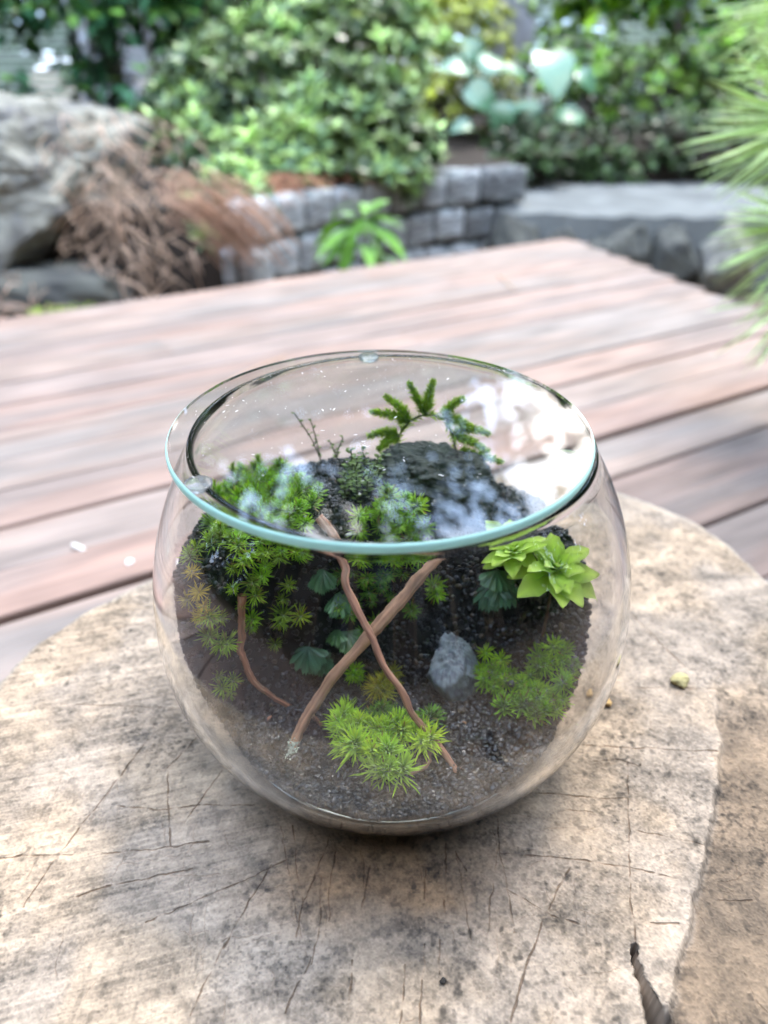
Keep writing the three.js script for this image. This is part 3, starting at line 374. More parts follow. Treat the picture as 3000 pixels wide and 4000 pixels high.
  const arms = [[2, [-0.0044, 0.1035, -0.052]], [1, [-0.0054, 0.0944, -0.050]], [2, [0.001, 0.1088, -0.054]], [3, [0.0098, 0.1151, -0.052]], [3, [0.0186, 0.1151, -0.054]], [4, [0.0301, 0.109, -0.052]], [4, [0.0333, 0.0985, -0.050]], [5, [0.0408, 0.0954, -0.050]], [5, [0.0406, 0.0888, -0.048]], [6, [0.046, 0.085, -0.046]], [1, [-0.0018, 0.0892, -0.049]], [7, [0.024, 0.0885, -0.043]]];
  arms.forEach(([i, t], k) => { const a = V(...o(sp[i])), e = V(...o(t)), m = a.clone().lerp(e, 0.5).add(V(rr(-0.001, 0.001), 0.0014, rr(-0.001, 0.002))); mesh('arm', fb([a, m, e], 1, 70 + k), mossMat, F); });
  numKids(F);

  // small round-leaved moss stems
  const rl = (seed, h, lean, nl, s) => { const b = new MB(), r = mulberry(seed), pts = curve([[0, -0.001, 0], [lean * 0.4, h * 0.5, 0], [lean, h, 0.001]], 20); b.tube(pts, 0.00025, 4, [0.10, 0.12, 0.03]); for (let k = 0; k < nl; k++) { const t = (k + 1) / nl, q = pts[Math.round(t * 20)], a = k * 2.4, d = V(Math.cos(a), rr(0.2, 0.7, r), Math.sin(a)).normalize(), m = rr(0.7, 1.3, r); b.leaf(q, d, V(0, 1, 0), s * rr(0.7, 1.2, r), s * 0.75, 0.5, 0.2, mulc([0.06, 0.13, 0.012], m), mulc([0.16, 0.26, 0.03], m), 3); } return b.geo(); };
  const LV = thing('leafy_moss', 'cluster of round leaved moss stems standing on the terrace middle', 'moss', [-0.0066, soilH(-0.0066, -0.0181), -0.0181]);
  [[-0.0117, -0.0191], [-0.0066, -0.0181], [-0.0154, -0.0242], [-0.0098, -0.0127], [-0.0034, -0.0256], [-0.007, -0.0329], [-0.012, -0.028], [-0.003, -0.018], [-0.009, -0.023], [-0.001, -0.030], [-0.014, -0.015], [-0.006, -0.013]].forEach(([x, z], k) => { const m = mesh('stem', rl(800 + k, rr(0.007, 0.013), rr(-0.003, 0.003), 14, 0.0028), mossMat, LV); m.position.set(x + 0.0066, soilH(x, z) - soilH(-0.0066, -0.0181), z + 0.0181); m.rotation.y = rr(0, 6); });
  numKids(LV);
  const TH2 = thing('thin_moss', 'two thin sparse moss stems rising from the back ridge at left', 'moss', [-0.024, soilH(-0.024, -0.048), -0.048]);
  for (const [lx, h, dx, k] of [[-0.010, 0.024, 0, 0], [-0.003, 0.021, -0.001, 1], [0.004, 0.014, 0.004, 2], [-0.003, 0.012, 0.006, 3]]) { const m = mesh('stem', rl(830 + k, h, lx, 13, 0.0019), mossMat, TH2); m.position.x = dx; }
  numKids(TH2);

  // filmy fern: a fan of notched lobes
  const fern = (seed, R0, span, col0, col1) => { const b = new MB(), r = mulberry(seed), n = 15; for (let k = 0; k < n; k++) { const a = lerp(-span / 2, span / 2, k / (n - 1)), L = R0 * rr(0.86, 1.05, r) * (0.80 + 0.2 * Math.cos(a)); for (const s of [-0.05, 0.05]) { const d = V(Math.sin(a + s), rr(-0.05, 0.10, r) + (k % 2 ? 0.10 : -0.02), Math.cos(a + s)).normalize(), m = rr(0.8, 1.25, r); b.leaf(V(0, 0, 0), d, V(0, 1, 0), L, R0 * 0.17, 0.5, 0.35, mulc(col0, m), mulc(col1, m), 6, (t) => (t < 0.75 ? 0.12 + 0.88 * t / 0.75 : 1 - 0.55 * ((t - 0.75) / 0.25) ** 2)); } } b.tube([V(0, -0.001, -0.004), V(0, 0, 0)], 0.0003, 4, [0.02, 0.02, 0.01]); return b.geo(); };
  const fernMat = std({ vertexColors: true, roughness: 0.38, side: THREE.DoubleSide });
  const fg = [fern(91, 0.0095, 2.7, [0.012, 0.05, 0.025], [0.06, 0.15, 0.08]), fern(92, 0.0095, 2.4, [0.015, 0.06, 0.02], [0.07, 0.17, 0.07]), fern(93, 0.0085, 3.0, [0.02, 0.07, 0.015], [0.10, 0.20, 0.06])];
  const fernAt = (label, list) => { const f0 = list[0], y0 = soilH(f0[0], f0[1]), T = thing('filmy_fern', label, 'fern', [f0[0], y0, f0[1]]); for (const [x, z, ry, tilt, s, v] of list) { const m = mesh('frond', fg[v], fernMat, T); m.position.set(x - f0[0], soilH(x, z) - y0 + 0.0050, z - f0[1]); m.rotation.set(tilt, ry, 0, 'YXZ'); m.scale.setScalar(s); } return numKids(T); };
  fernAt('dark glossy filmy fern fan on the black slope at right', [[0.0406, -0.0035, -0.75, 0.75, 1.15, 0], [0.043, -0.004, 0.75, 0.65, 1.15, 0], [0.0415, -0.006, 0.05, 0.45, 0.95, 1]]);
  fernAt('dark green filmy fern with ruffled fronds left of the thin twig', [[-0.0215, 0.0025, -0.5, 0.8, 0.95, 1], [-0.0175, 0.0035, 0.9, 0.7, 1.0, 1]]);
  fernAt('lighter green filmy fern fronds low in the middle behind the thick twig', [[-0.0135, 0.0060, 0.2, 0.5, 1.0, 2], [-0.0165, 0.0065, -1.0, 0.6, 0.85, 2]]);
  fernAt('pale edged filmy fern frond low on the left of the thick twig', [[-0.0275, 0.0110, -0.2, 0.75, 1.05, 0], [-0.024, 0.0112, 0.7, 0.8, 0.8, 0]]);

  // umbrella moss rosettes
  const rosLeaf = (seed) => { const b = new MB(), r = mulberry(seed); const ph = rr(0, 6, r); b.leaf(V(0, 0, 0), V(0, 0, 1), V(0, 1, 0), 0.0140, 0.0072, rr(-0.1, 1.0, r), rr(0.15, 0.45, r), [0.30, 0.52, 0.01], [0.62, 0.82, 0.12], 14, (t) => (Math.pow(Math.sin(Math.PI * Math.min(0.98, Math.pow(t, 1.15) * 0.93 + 0.07)), 0.95) * 0.97 + 0.03) * (1 + 0.05 * Math.sin(t * 26 + ph))); for (let i = 0; i < b.n; i++) { const e = i % 3 === 1 ? 1.12 : rr(0.72, 0.95, r); b.c[i * 3] *= e; b.c[i * 3 + 1] *= e; } for (let i = 0; i < b.n; i++) b.p[i * 3 + 1] += 0.00045 * Math.sin(b.p[i * 3 + 2] * 900 + ph) * Math.sign(b.p[i * 3]) ; return b.geo(); };
  const rl4 = [1, 2, 3, 4].map((k) => rosLeaf(950 + k)), rosMat = phys({ vertexColors: true, roughness: 0.9, transmission: 0.5, thickness: 0, side: THREE.DoubleSide });
  const rosette = (label, base, head, tilt, s, seed) => {
    const T = thing('umbrella_moss', label, 'moss plant', base), r = mulberry(seed), h = head.map((v, i) => v - base[i]), b = new MB(); b.tube(curve([[0, -0.003, 0], [h[0] * 0.3, h[1] * 0.5, h[2] * 0.3], h], 12), (t) => lerp(0.0007, 0.0005, t), 7, [0.09, 0.045, 0.025]); mesh('stem', b.geo(), std({ vertexColors: true, roughness: 0.8 }), T);
    const q = new THREE.Quaternion().setFromEuler(new THREE.Euler(tilt[0], 0, tilt[1]));
    const rings = [[7, 1.62, 1.0, -0.0012], [7, 1.30, 0.95, 0], [6, 0.95, 0.78, 0.0008], [5, 0.5, 0.5, 0.0012], [3, 0.2, 0.32, 0.0014]];
    rings.forEach(([n, el, sc, y], k) => { for (let i = 0; i < n; i++) { const m = mesh('leaf', rl4[Math.floor(r() * 4)], rosMat, T), a = (i + 0.5 * (k % 2)) / n * 6.283 + rr(-0.25, 0.25, r); const e = new THREE.Euler(el - Math.PI / 2 + rr(-0.25, 0.30, r), a, rr(-0.35, 0.35, r), 'YXZ'); m.quaternion.copy(q).multiply(new THREE.Quaternion().setFromEuler(e)); m.position.copy(V(0, y, 0).applyQuaternion(q)).add(V(...h)); m.scale.setScalar(s * sc * rr(0.8, 1.12, r)); } });
    return numKids(T);
  };
  rosette('big lime green leaf rosette on a dark stem at upper right', [0.0595, soilH(0.0595, 0.0044), 0.0044], [0.0610, 0.0690, 0.0020], [0.22, -0.12], 1.22, 21);
  rosette('second lime leaf rosette half hidden below the lid edge', [0.0490, soilH(0.0490, -0.0070), -0.0070], [0.0460, 0.0735, -0.0050], [0.2, 0.2], 1.0, 22);

  // twigs
  const twigMat = std({ vertexColors: true, roughness: 0.85, bumpMap: texWoodBump, bumpScale: 0.0003 });
  const twig = (b, pts, r0, r1, seed, c) => {
    const N = 170, S = 20, cv = curve(pts, N), sd = seed * 7.3; cv.forEach((q, i) => { const t = i / N, w = 1.2 * Math.min(1, t * 6, (1 - t) * 6); q.x += w * 0.0012 * (fbm(t * 11 + sd, 3, 3) - 0.5); q.y += w * 0.0010 * (fbm(t * 11 + sd, 9, 3) - 0.5); });
    const n0 = b.n; b.tube(cv, (t) => lerp(r0, r1, t) * (0.82 + 0.42 * fbm(t * 14 + sd, 1, 4) + 0.22 * Math.max(0, vn(t * 26 + sd, 4) - 0.72)), S, [1, 1, 1]);
    for (let i = n0; i < b.n; i++) { const k = i - n0, s = Math.floor(k / S), a = (k % S) / S * 6.283, t = s / N, q = cv[s], gx = Math.cos(a), gy = Math.sin(a), gr = fbm(gx * 3.2 + sd, gy * 3.2 + t * 7, 4), st = vn(gx * 6 + 9 + sd, gy * 6 + t * 5), rr2 = 1 + 0.30 * (gr - 0.5) + 0.18 * (vn(gx * 4 + t * 60, gy * 4 + sd) - 0.5);
      for (let d = 0; d < 3; d++) { const ax = 'xyz'[d]; b.p[i * 3 + d] = q[ax] + (b.p[i * 3 + d] - q[ax]) * rr2; }
      const m = 0.32 + 1.15 * gr * gr + 0.3 * gr + 0.5 * (st - 0.5), pale = ss(0.55, 0.8, fbm(t * 12 + sd, a, 3)); b.c[i * 3] = lerp(c[0], 0.5, pale * 0.5) * m; b.c[i * 3 + 1] = lerp(c[1], 0.36, pale * 0.5) * m; b.c[i * 3 + 2] = lerp(c[2], 0.25, pale * 0.5) * m; }
  };
  const rel = (ps, o0) => ps.map((p) => p.map((v, i) => v - o0[i]));
  const A0 = [-0.0312, 0.0215, 0.0375], A = thing('twig', 'thick straight brown twig leaning right from the front soil up to the terrace', 'twig', A0), ab = new MB();
  twig(ab, rel([[-0.0318, 0.0195, 0.0400], [-0.0305, 0.0235, 0.0360], [-0.0195, 0.0385, 0.0265], [-0.0052, 0.0535, 0.0180], [0.0060, 0.0625, 0.0095], [0.0200, 0.0765, -0.0020]], A0), 0.0016, 0.0021, 1, [0.46, 0.26, 0.16]); mesh('stick', ab.geo(), twigMat, A);
  const a2 = new MB(); twig(a2, rel([[-0.0255, 0.029, 0.0315], [-0.0238, 0.025, 0.0305], [-0.0225, 0.0215, 0.0300]], A0), 0.0008, 0.0005, 5, [0.30, 0.14, 0.08]); mesh('side_shoot', a2.geo(), twigMat, A);
  { const b = new MB(), r = mulberry(33); for (let k = 0; k < 420; k++) { const t = r(), p = V(lerp(-0.0312, -0.0325, t), lerp(0.0235, 0.0195, t), lerp(0.0375, 0.0450, t)).add(dirRand(r).multiplyScalar(0.0024 * r())); b.leaf(p, dirRand(r), dirRand(r), rr(0.0006, 0.0016, r), 0.0007, 0.3, 0, [0.45, 0.5, 0.42], [0.6, 0.66, 0.56], 2); } const m = mesh('fungus_tip', b.geo(), std({ vertexColors: true, roughness: 1, side: THREE.DoubleSide }), A); m.position.set(-A0[0], -A0[1], -A0[2]); m.userData.label = 'pale grey green fungus on the foot of the twig'; }
  numKids(A);
  const B0 = [0.0249, 0.0212, 0.0484], Bt = thing('twig', 'thin crooked reddish twig crossing in front with a forked foot', 'twig', B0), bb = new MB();
  twig(bb, rel([[-0.0222, 0.0893, 0.0000], [-0.0172, 0.0840, 0.0030], [-0.0133, 0.0767, 0.008], [-0.0136, 0.0730, 0.0125], [-0.0117, 0.0690, 0.0150], [-0.0046, 0.0598, 0.024], [-0.0010, 0.0520, 0.0285], [0.0040, 0.0455, 0.032], [0.0085, 0.0365, 0.0350], [0.0165, 0.0255, 0.0385], [0.0205, 0.0235, 0.0430], [0.0252, 0.0196, 0.0490]], B0), 0.00135, 0.0010, 2, [0.46, 0.23, 0.15]); mesh('stick', bb.geo(), twigMat, Bt);
  const b2 = new MB(); twig(b2, rel([[0.0170, 0.0253, 0.0390], [0.0158, 0.0228, 0.0425], [0.0135, 0.0212, 0.0465], [0.0086, 0.0203, 0.0490]], B0), 0.0010, 0.0007, 3, [0.36, 0.20, 0.15]); mesh('fork', b2.geo(), twigMat, Bt);
  const b3 = new MB(); twig(b3, rel([[0.0240, 0.0212, 0.0475], [0.0262, 0.0212, 0.0475], [0.0290, 0.0216, 0.0470]], B0), 0.0005, 0.0003, 4, [0.34, 0.19, 0.14]); mesh('fork', b3.geo(), twigMat, Bt); numKids(Bt);
  const C0 = [-0.0347, 0.0222, 0.0212], cb = new MB(); twig(cb, rel([[-0.0480, 0.0690, 0.0150], [-0.0492, 0.0600, 0.0172], [-0.0497, 0.0500, 0.0200], [-0.0482, 0.0420, 0.0225], [-0.0440, 0.0335, 0.0235], [-0.0385, 0.0265, 0.0225], [-0.0335, 0.0208, 0.0215]], C0), 0.0013, 0.0008, 6, [0.38, 0.16, 0.085]);
  const C = mesh('twig', cb.geo(), twigMat, scene); C.position.set(...C0); tag(C, 'short curved orange brown twig on the left slope', 'twig');

  // stones and crumbs
  const stoneMat = std({ color: rgb(0.20, 0.235, 0.275), vertexColors: true, roughness: 0.5 }), darkRock = std({ color: rgb(0.042, 0.054, 0.049), vertexColors: true, roughness: 0.7 });
  const S = mesh('grey_stone', rockGeo(0.0105, 0.0150, 0.0080, 4.2, 0.16, 80, 1.0, 1.2, 0.10, 13), stoneMat, scene); S.position.set(0.0285, 0.0265, 0.0090); S.rotation.set(-0.35, 0.35, 0.12); tag(S, 'angular blue grey stone standing in the soil at centre right', 'stone');
  const K = mesh('lava_rock', rockGeo(0.0235, 0.0110, 0.0175, 9.4, 0.34, 110, 0.1, 2, 0.22), darkRock, scene); K.position.set(0.0205, 0.0850, -0.0330); K.rotation.set(0.10, 0.15, -0.16); tag(K, 'wide dark rough rock lying on the back terrace under the lid', 'rock');
  const pb = mesh('pebble', rockGeo(0.0014, 0.0013, 0.0014, 2, 0.08, 12, 0), std({ color: rgb(0.08, 0.08, 0.085), roughness: 0.6 }), scene); pb.position.set(0.0464, 0.0305, 0.0185); tag(pb, 'tiny round grey pebble resting in the bright moss at right', 'pebble');
  const chip = (label, x, z, L, y, c) => { const b = new MB(); b.leaf(V(0, 0, -L / 2), V(0, 0.1, 1).normalize(), V(0, 1, 0), L, L * 0.4, 0.5, 0.3, c, mulc(c, 1.3), 4); const m = mesh('bark_chip', b.geo(), std({ vertexColors: true, roughness: 0.9, side: THREE.DoubleSide }), scene); m.position.set(x, (y ?? soilH(x, z)) + 0.0012, z); m.rotation.y = rr(0, 6); tag(m, label, 'bark chip'); };
  chip('pale dry chip near the left end of the dark back rock', 0.0015, -0.036, 0.005, 0.0915, [0.30, 0.25, 0.17]); chip('brown dry chip on the right part of the dark back rock', 0.036, -0.033, 0.006, 0.0865, [0.24, 0.14, 0.07]); chip('small reddish chip on the soil at the foot of the short twig', -0.041, 0.028, 0.0028, undefined, [0.32, 0.16, 0.10]); chip('tiny brown chip on the soil below the grey stone', 0.0285, 0.030, 0.0022, undefined, [0.28, 0.15, 0.08]);
}

// ---------------------------------------------------------------- stones, wall and terrace edge
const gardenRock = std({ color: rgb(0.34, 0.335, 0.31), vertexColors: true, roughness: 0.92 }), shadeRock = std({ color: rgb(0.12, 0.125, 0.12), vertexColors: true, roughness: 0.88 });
{
  const b = mesh('boulder', rockGeo(0.31, 0.185, 0.21, 5.3, 0.26, 110, 0.25, 1.2, 0.09, 15), gardenRock, scene); b.position.set(-0.925, -0.035, -1.62); b.rotation.set(0.2, 0.5, -0.06); tag(b, 'large pale grey weathered boulder at the left behind the deck', 'boulder');
  const c = mesh('boulder', rockGeo(0.34, 0.11, 0.16, 6.1, 0.26, 60, 0.55, 1.2, 0.07), shadeRock, scene); c.position.set(-0.92, -0.305, -1.52); tag(c, 'low dark stone underneath the large pale boulder', 'boulder');  // low stone, darkened to paint in the shadow below the boulder
  const W = thing('stone_wall', 'low curved retaining wall of rough grey square stone blocks', 'stone wall', [0, -0.36, -1.8]), r = mulberry(8);
  const cv = new THREE.CatmullRomCurve3([V(-0.335, 0, -1.46), V(-0.29, 0, -1.56), V(-0.10, 0, -1.78), V(0.10, 0, -1.95), V(0.36, 0, -2.08)]), len = cv.getLength();
  const bl = [1, 2, 3, 4].map((k) => rockGeo(0.046, 0.045, 0.046, 20 + k * 3, 0.07, 14, 1.25, 0.7)), mats = [1.9, 1.65, 1.4, 0.8].map((k) => std({ color: rgb(0.93 * k, 0.99 * k, 1.1 * k), map: texRock, bumpMap: texRockBump, bumpScale: 0.006, roughness: 0.85 }));
  for (let row = 0; row < 3; row++) { let s = row % 2 ? 0.0 : 0.045; while (s < len) { const w = rr(0.084, 0.104, r), q = cv.getPointAt(clamp((s + w / 2) / len)), t = cv.getTangentAt(clamp((s + w / 2) / len)); const m = mesh('block', bl[Math.floor(r() * 4)], mats[s > len - 0.16 && row < 2 ? 3 : Math.floor(r() * 3)], W); m.position.set(q.x, -0.105 - row * 0.098 + 0.36 + rr(-0.004, 0.004, r), q.z + 1.8); m.rotation.set(rr(-0.06, 0.06, r), Math.atan2(-t.z, t.x) + rr(-0.06, 0.06, r) + Math.PI * Math.floor(r() * 2), rr(-0.05, 0.05, r)); m.scale.set(w / 0.094, rr(0.95, 1.05, r), 1); s += w + 0.008; } }
  { const mb = new MB(), pts = cv.getSpacedPoints(40); let pr = null; for (const p of pts) { const row = [mb.v(p.x - 0.02, -0.078, p.z - 0.03, [0.03, 0.03, 0.03]), mb.v(p.x, -0.095, p.z + 0.018, [0.03, 0.03, 0.03]), mb.v(p.x, -0.40, p.z + 0.018, [0.03, 0.03, 0.03])]; if (pr) { mb.quad(pr[0], pr[1], row[1], row[0]); mb.quad(pr[1], pr[2], row[2], row[1]); } pr = row; } const m = mesh('mortar', mb.geo(), std({ vertexColors: true, roughness: 1 }), W); m.position.set(0, 0.36, 1.8); }
  numKids(W);
  const er = [['dark rounded edging rock next to the block wall', 0.375, -0.265, -1.955, 0.085, 0.105, 0.08, 1], ['dark edging rock second from the block wall', 0.525, -0.275, -1.945, 0.085, 0.092, 0.08, 2], ['dark edging rock in the middle of the terrace edge', 0.675, -0.272, -1.925, 0.085, 0.10, 0.08, 3], ['dark edging rock second from the pine branch', 0.825, -0.268, -1.915, 0.088, 0.104, 0.08, 4], ['paler edging rock partly behind the pine branch', 0.985, -0.275, -1.88, 0.09, 0.11, 0.09, 5]];
  for (const [lb, x, y, z, sx, sy, sz, k] of er) { const m = mesh('edging_rock', rockGeo(sx, sy, sz, 30 + k * 2.7, 0.15, 40, 0.75, 0.8, 0.06, 13), k === 5 ? gardenRock : shadeRock, scene); m.position.set(x, y - 0.012, z); m.rotation.y = k; tag(m, lb, 'rock', 'rocks edging the terrace'); }
}

// ---------------------------------------------------------------- shrubs and plants
const leafGloss = std({ vertexColors: true, roughness: 0.30, side: THREE.DoubleSide }), leafDull = std({ vertexColors: true, roughness: 0.6, side: THREE.DoubleSide });
function rosetteCloud(blobs, o) { // tips of leaf whorls spread through ellipsoids
  const b = new MB(), r = mulberry(o.seed);
  for (const [cx, cy, cz, rx, ry, rz, n] of blobs) for (let k = 0; k < n; k++) {
    const d = dirRand(r), q = Math.pow(r(), 0.30); if (d.y < -0.5 && r() < 0.6) d.y *= -1; const lump = 0.72 + 0.55 * fbm3(d.x * 2.6 + cx * 9, d.y * 2.6 + 4, d.z * 2.6 + o.seed, 3);
    const p = V(cx + d.x * rx * q * lump, cy + d.y * ry * q * lump, cz + d.z * rz * q * lump), up = d.clone().multiplyScalar(0.7).add(V(rr(-0.4, 0.4, r), 0.9, rr(-0.2, 0.5, r))).normalize();
    const a = V(0, 0, 0).crossVectors(up, V(0.3, 0.1, 0.9)).normalize(), c = V(0, 0, 0).crossVectors(up, a), tone = rr(0.5, 1.45, r) * lerp(0.45, 1.25, ss(0.35, 0.62, fbm3(p.x * 9, p.y * 9, p.z * 9 + o.seed, 2))), fresh = r() < o.fresh ? 1 : 0, ph = r() * 6;  // noise in tone paints shaded gaps into the leaf colour
    for (let i = 0; i < o.leaves; i++) { const g = ph + i * 2.4, t = i / o.leaves, tilt = lerp(1.5, 0.45, t) + rr(-0.15, 0.15, r), dir = up.clone().multiplyScalar(Math.cos(tilt)).addScaledVector(a, Math.cos(g) * Math.sin(tilt)).addScaledVector(c, Math.sin(g) * Math.sin(tilt)), k2 = tone * rr(0.8, 1.2, r), co = fresh || t > 0.7 ? o.c1 : o.c0; b.leaf(p, dir, up, o.L * rr(0.7, 1.2, r), o.W, rr(0.1, 0.8, r), 0.18, mulc(co, k2 * 0.85), mulc(co, k2), 2, (s) => 0.25 + 0.75 * Math.sin(Math.PI * s)); }
  }
  return b.geo();
}
function stems(base, tips, rad, col, seed) { const b = new MB(), r = mulberry(seed); for (const t of tips) { const m = V(lerp(base[0], t[0], 0.45) + rr(-0.03, 0.03, r), lerp(base[1], t[1], 0.55), lerp(base[2], t[2], 0.45) + rr(-0.03, 0.03, r)); b.tube(curve([base, m, t], 10), (s) => lerp(rad, rad * 0.3, s), 6, col); } return b.geo(); }
function shrub(name, label, cat, base, blobs, o, group) {
  const T = thing(name, label, cat, base, group), loc = blobs.map((q) => [q[0] - base[0], q[1] - base[1], q[2] - base[2], ...q.slice(3)]), r = mulberry(o.seed + 1);
  mesh('foliage', rosetteCloud(loc, o), o.mat ?? leafGloss, T); const tips = []; for (const q of loc) for (let k = 0; k < 7; k++) { const d = dirRand(r); tips.push([q[0] + d.x * q[3] * 0.6, q[1] + d.y * q[4] * 0.5, q[2] + d.z * q[5] * 0.6]); }
  mesh('branches', stems([0, -0.02, 0], tips, 0.008, [0.10, 0.07, 0.05], o.seed), leafDull, T); return T;
}
shrub('azalea_shrub', 'wide grey green azalea shrub spilling over the middle of the block wall', 'shrub', [-0.26, -0.09, -2.08], [[-0.34, 0.10, -2.12, 0.30, 0.19, 0.20, 480], [-0.10, 0.05, -1.98, 0.22, 0.15, 0.15, 320], [0.0, -0.03, -1.88, 0.14, 0.09, 0.10, 190], [-0.48, 0.0, -2.0, 0.17, 0.13, 0.13, 200], [-0.12, 0.24, -2.35, 0.32, 0.15, 0.16, 380], [-0.22, -0.01, -1.80, 0.16, 0.10, 0.10, 190], [-0.36, -0.10, -1.62, 0.10, 0.10, 0.08, 90]], { seed: 51, leaves: 8, L: 0.044, W: 0.0165, c0: [0.15, 0.26, 0.115], c1: [0.40, 0.57, 0.19], fresh: 0.36 });
shrub('azalea_shrub', 'dark green azalea shrub between the boulder and the block wall', 'shrub', [-0.52, -0.09, -2.25], [[-0.55, 0.08, -2.35, 0.18, 0.14, 0.16, 220], [-0.42, -0.06, -1.85, 0.12, 0.08, 0.10, 110]], { seed: 53, leaves: 8, L: 0.030, W: 0.012, c0: [0.11, 0.21, 0.09], c1: [0.26, 0.42, 0.14], fresh: 0.1 });
shrub('golden_shrub', 'yellow green small leaved shrub at the top centre behind the wall', 'shrub', [0.18, -0.06, -3.0], [[0.20, 0.24, -2.98, 0.30, 0.19, 0.20, 520], [0.30, 0.08, -2.75, 0.22, 0.13, 0.14, 220], [0.02, 0.33, -3.2, 0.32, 0.16, 0.2, 320]], { seed: 55, leaves: 7, L: 0.030, W: 0.013, c0: [0.22, 0.27, 0.03], c1: [0.44, 0.50, 0.06], fresh: 0.4 });
shrub('green_shrub', 'broad mid green shrub at right above the pale terrace', 'shrub', [1.02, -0.06, -3.1], [[1.05, 0.09, -3.1, 0.38, 0.15, 0.24, 480], [0.75, 0.16, -3.2, 0.22, 0.14, 0.2, 220], [1.45, 0.14, -3.1, 0.30, 0.22, 0.22, 260]], { seed: 57, leaves: 8, L: 0.036, W: 0.016, c0: [0.08, 0.17, 0.055], c1: [0.28, 0.50, 0.07], fresh: 0.3 });
shrub('dark_shrub', 'low shaded shrub in front of the green shrub at the terrace back', 'shrub', [0.75, -0.09, -2.75], [[0.55, -0.05, -2.52, 0.24, 0.10, 0.12, 170], [1.0, -0.05, -2.58, 0.32, 0.10, 0.12, 220], [1.5, -0.03, -2.6, 0.30, 0.12, 0.12, 160], [0.46, -0.10, -2.36, 0.14, 0.07, 0.06, 90], [0.85, -0.12, -2.45, 0.30, 0.06, 0.05, 120], [1.35, -0.12, -2.45, 0.30, 0.06, 0.05, 120]], { seed: 59, leaves: 7, L: 0.032, W: 0.013, c0: [0.05, 0.09, 0.035], c1: [0.10, 0.17, 0.05], fresh: 0.1 });  // dark leaf colours stand in for the shadow behind the terrace

{ // broad glossy leaves on long stalks
  const base = [0.42, -0.08, -2.58], T = thing('broadleaf_plant', 'plant with large pale glossy rounded leaves right of centre', 'plant', base), r = mulberry(63);
  const gl = [0, 1, 2].map((k) => { const b = new MB(); b.leaf(V(0, 0, 0), V(0, 0.3, 1).normalize(), V(0, 1, 0), 0.20, 0.15, 0.9 + 0.3 * k, 0.22, [0.08, 0.19, 0.10], [0.13, 0.28, 0.15], 10, (t) => Math.pow(Math.sin(Math.PI * Math.min(0.99, Math.pow(t, 0.62))), 0.8) * (1 + 0.06 * Math.sin(t * 20))); return b.geo(); }), gm = phys({ vertexColors: true, roughness: 0.3, clearcoat: 0.6, clearcoatRoughness: 0.25, side: THREE.DoubleSide });
  for (const [c, d0, n0, s] of [[[0.243, 0.167, -2.627], [-1, 0.1, 0.2], [0, 0.8, 0.6], 0.62], [[0.329, 0.086, -2.574], [0.8, -0.5, 0.3], [-0.1, 0.6, 0.75], 0.66], [[0.439, 0.154, -2.618], [1, -0.1, 0], [0, 0.95, 0.3], 0.6], [[0.572, 0.154, -2.618], [0.1, -0.6, 0.6], [0, 0.5, 0.85], 0.95], [[0.486, 0.016, -2.529], [0.2, -0.9, 0.3], [0.2, 0.2, 0.95], 0.7], [[0.642, 0.029, -2.537], [1, 0, 0.2], [0, 0.85, 0.5], 0.62], [[0.259, 0.003, -2.520], [-1, -0.1, 0.2], [0, 0.8, 0.6], 0.42], [[0.400, 0.020, -2.531], [-0.2, -1, 0.3], [-0.3, 0.3, 0.9], 0.62], [[0.361, 0.186, -2.640], [0.3, 0.4, -0.5], [0, 0.6, 0.8], 0.6], [[0.689, 0.134, -2.605], [0.8, -0.5, 0.2], [0.2, 0.6, 0.7], 0.5], [[0.290, 0.226, -2.665], [-0.6, 0.5, 0], [0, 0.5, 0.8], 0.5]]) {
    const d = V(...d0).normalize(), n = V(...n0).addScaledVector(d, -V(...n0).dot(d)).normalize(), x = V(0, 0, 0).crossVectors(n, d), m = mesh('leaf', gl[Math.floor(r() * 3)], gm, T), q = V(c[0] - base[0], c[1] - base[1], c[2] - base[2]).addScaledVector(d, -0.095 * s);
    m.quaternion.setFromRotationMatrix(new THREE.Matrix4().makeBasis(x, n, d)); m.position.copy(q); m.scale.setScalar(s); mesh('stalk', stems([rr(-0.04, 0.04, r), -0.02, rr(-0.03, 0.03, r)], [[q.x, q.y, q.z]], 0.005, [0.12, 0.20, 0.07], Math.floor(r() * 99)), leafDull, T);
  }
  numKids(T);
}
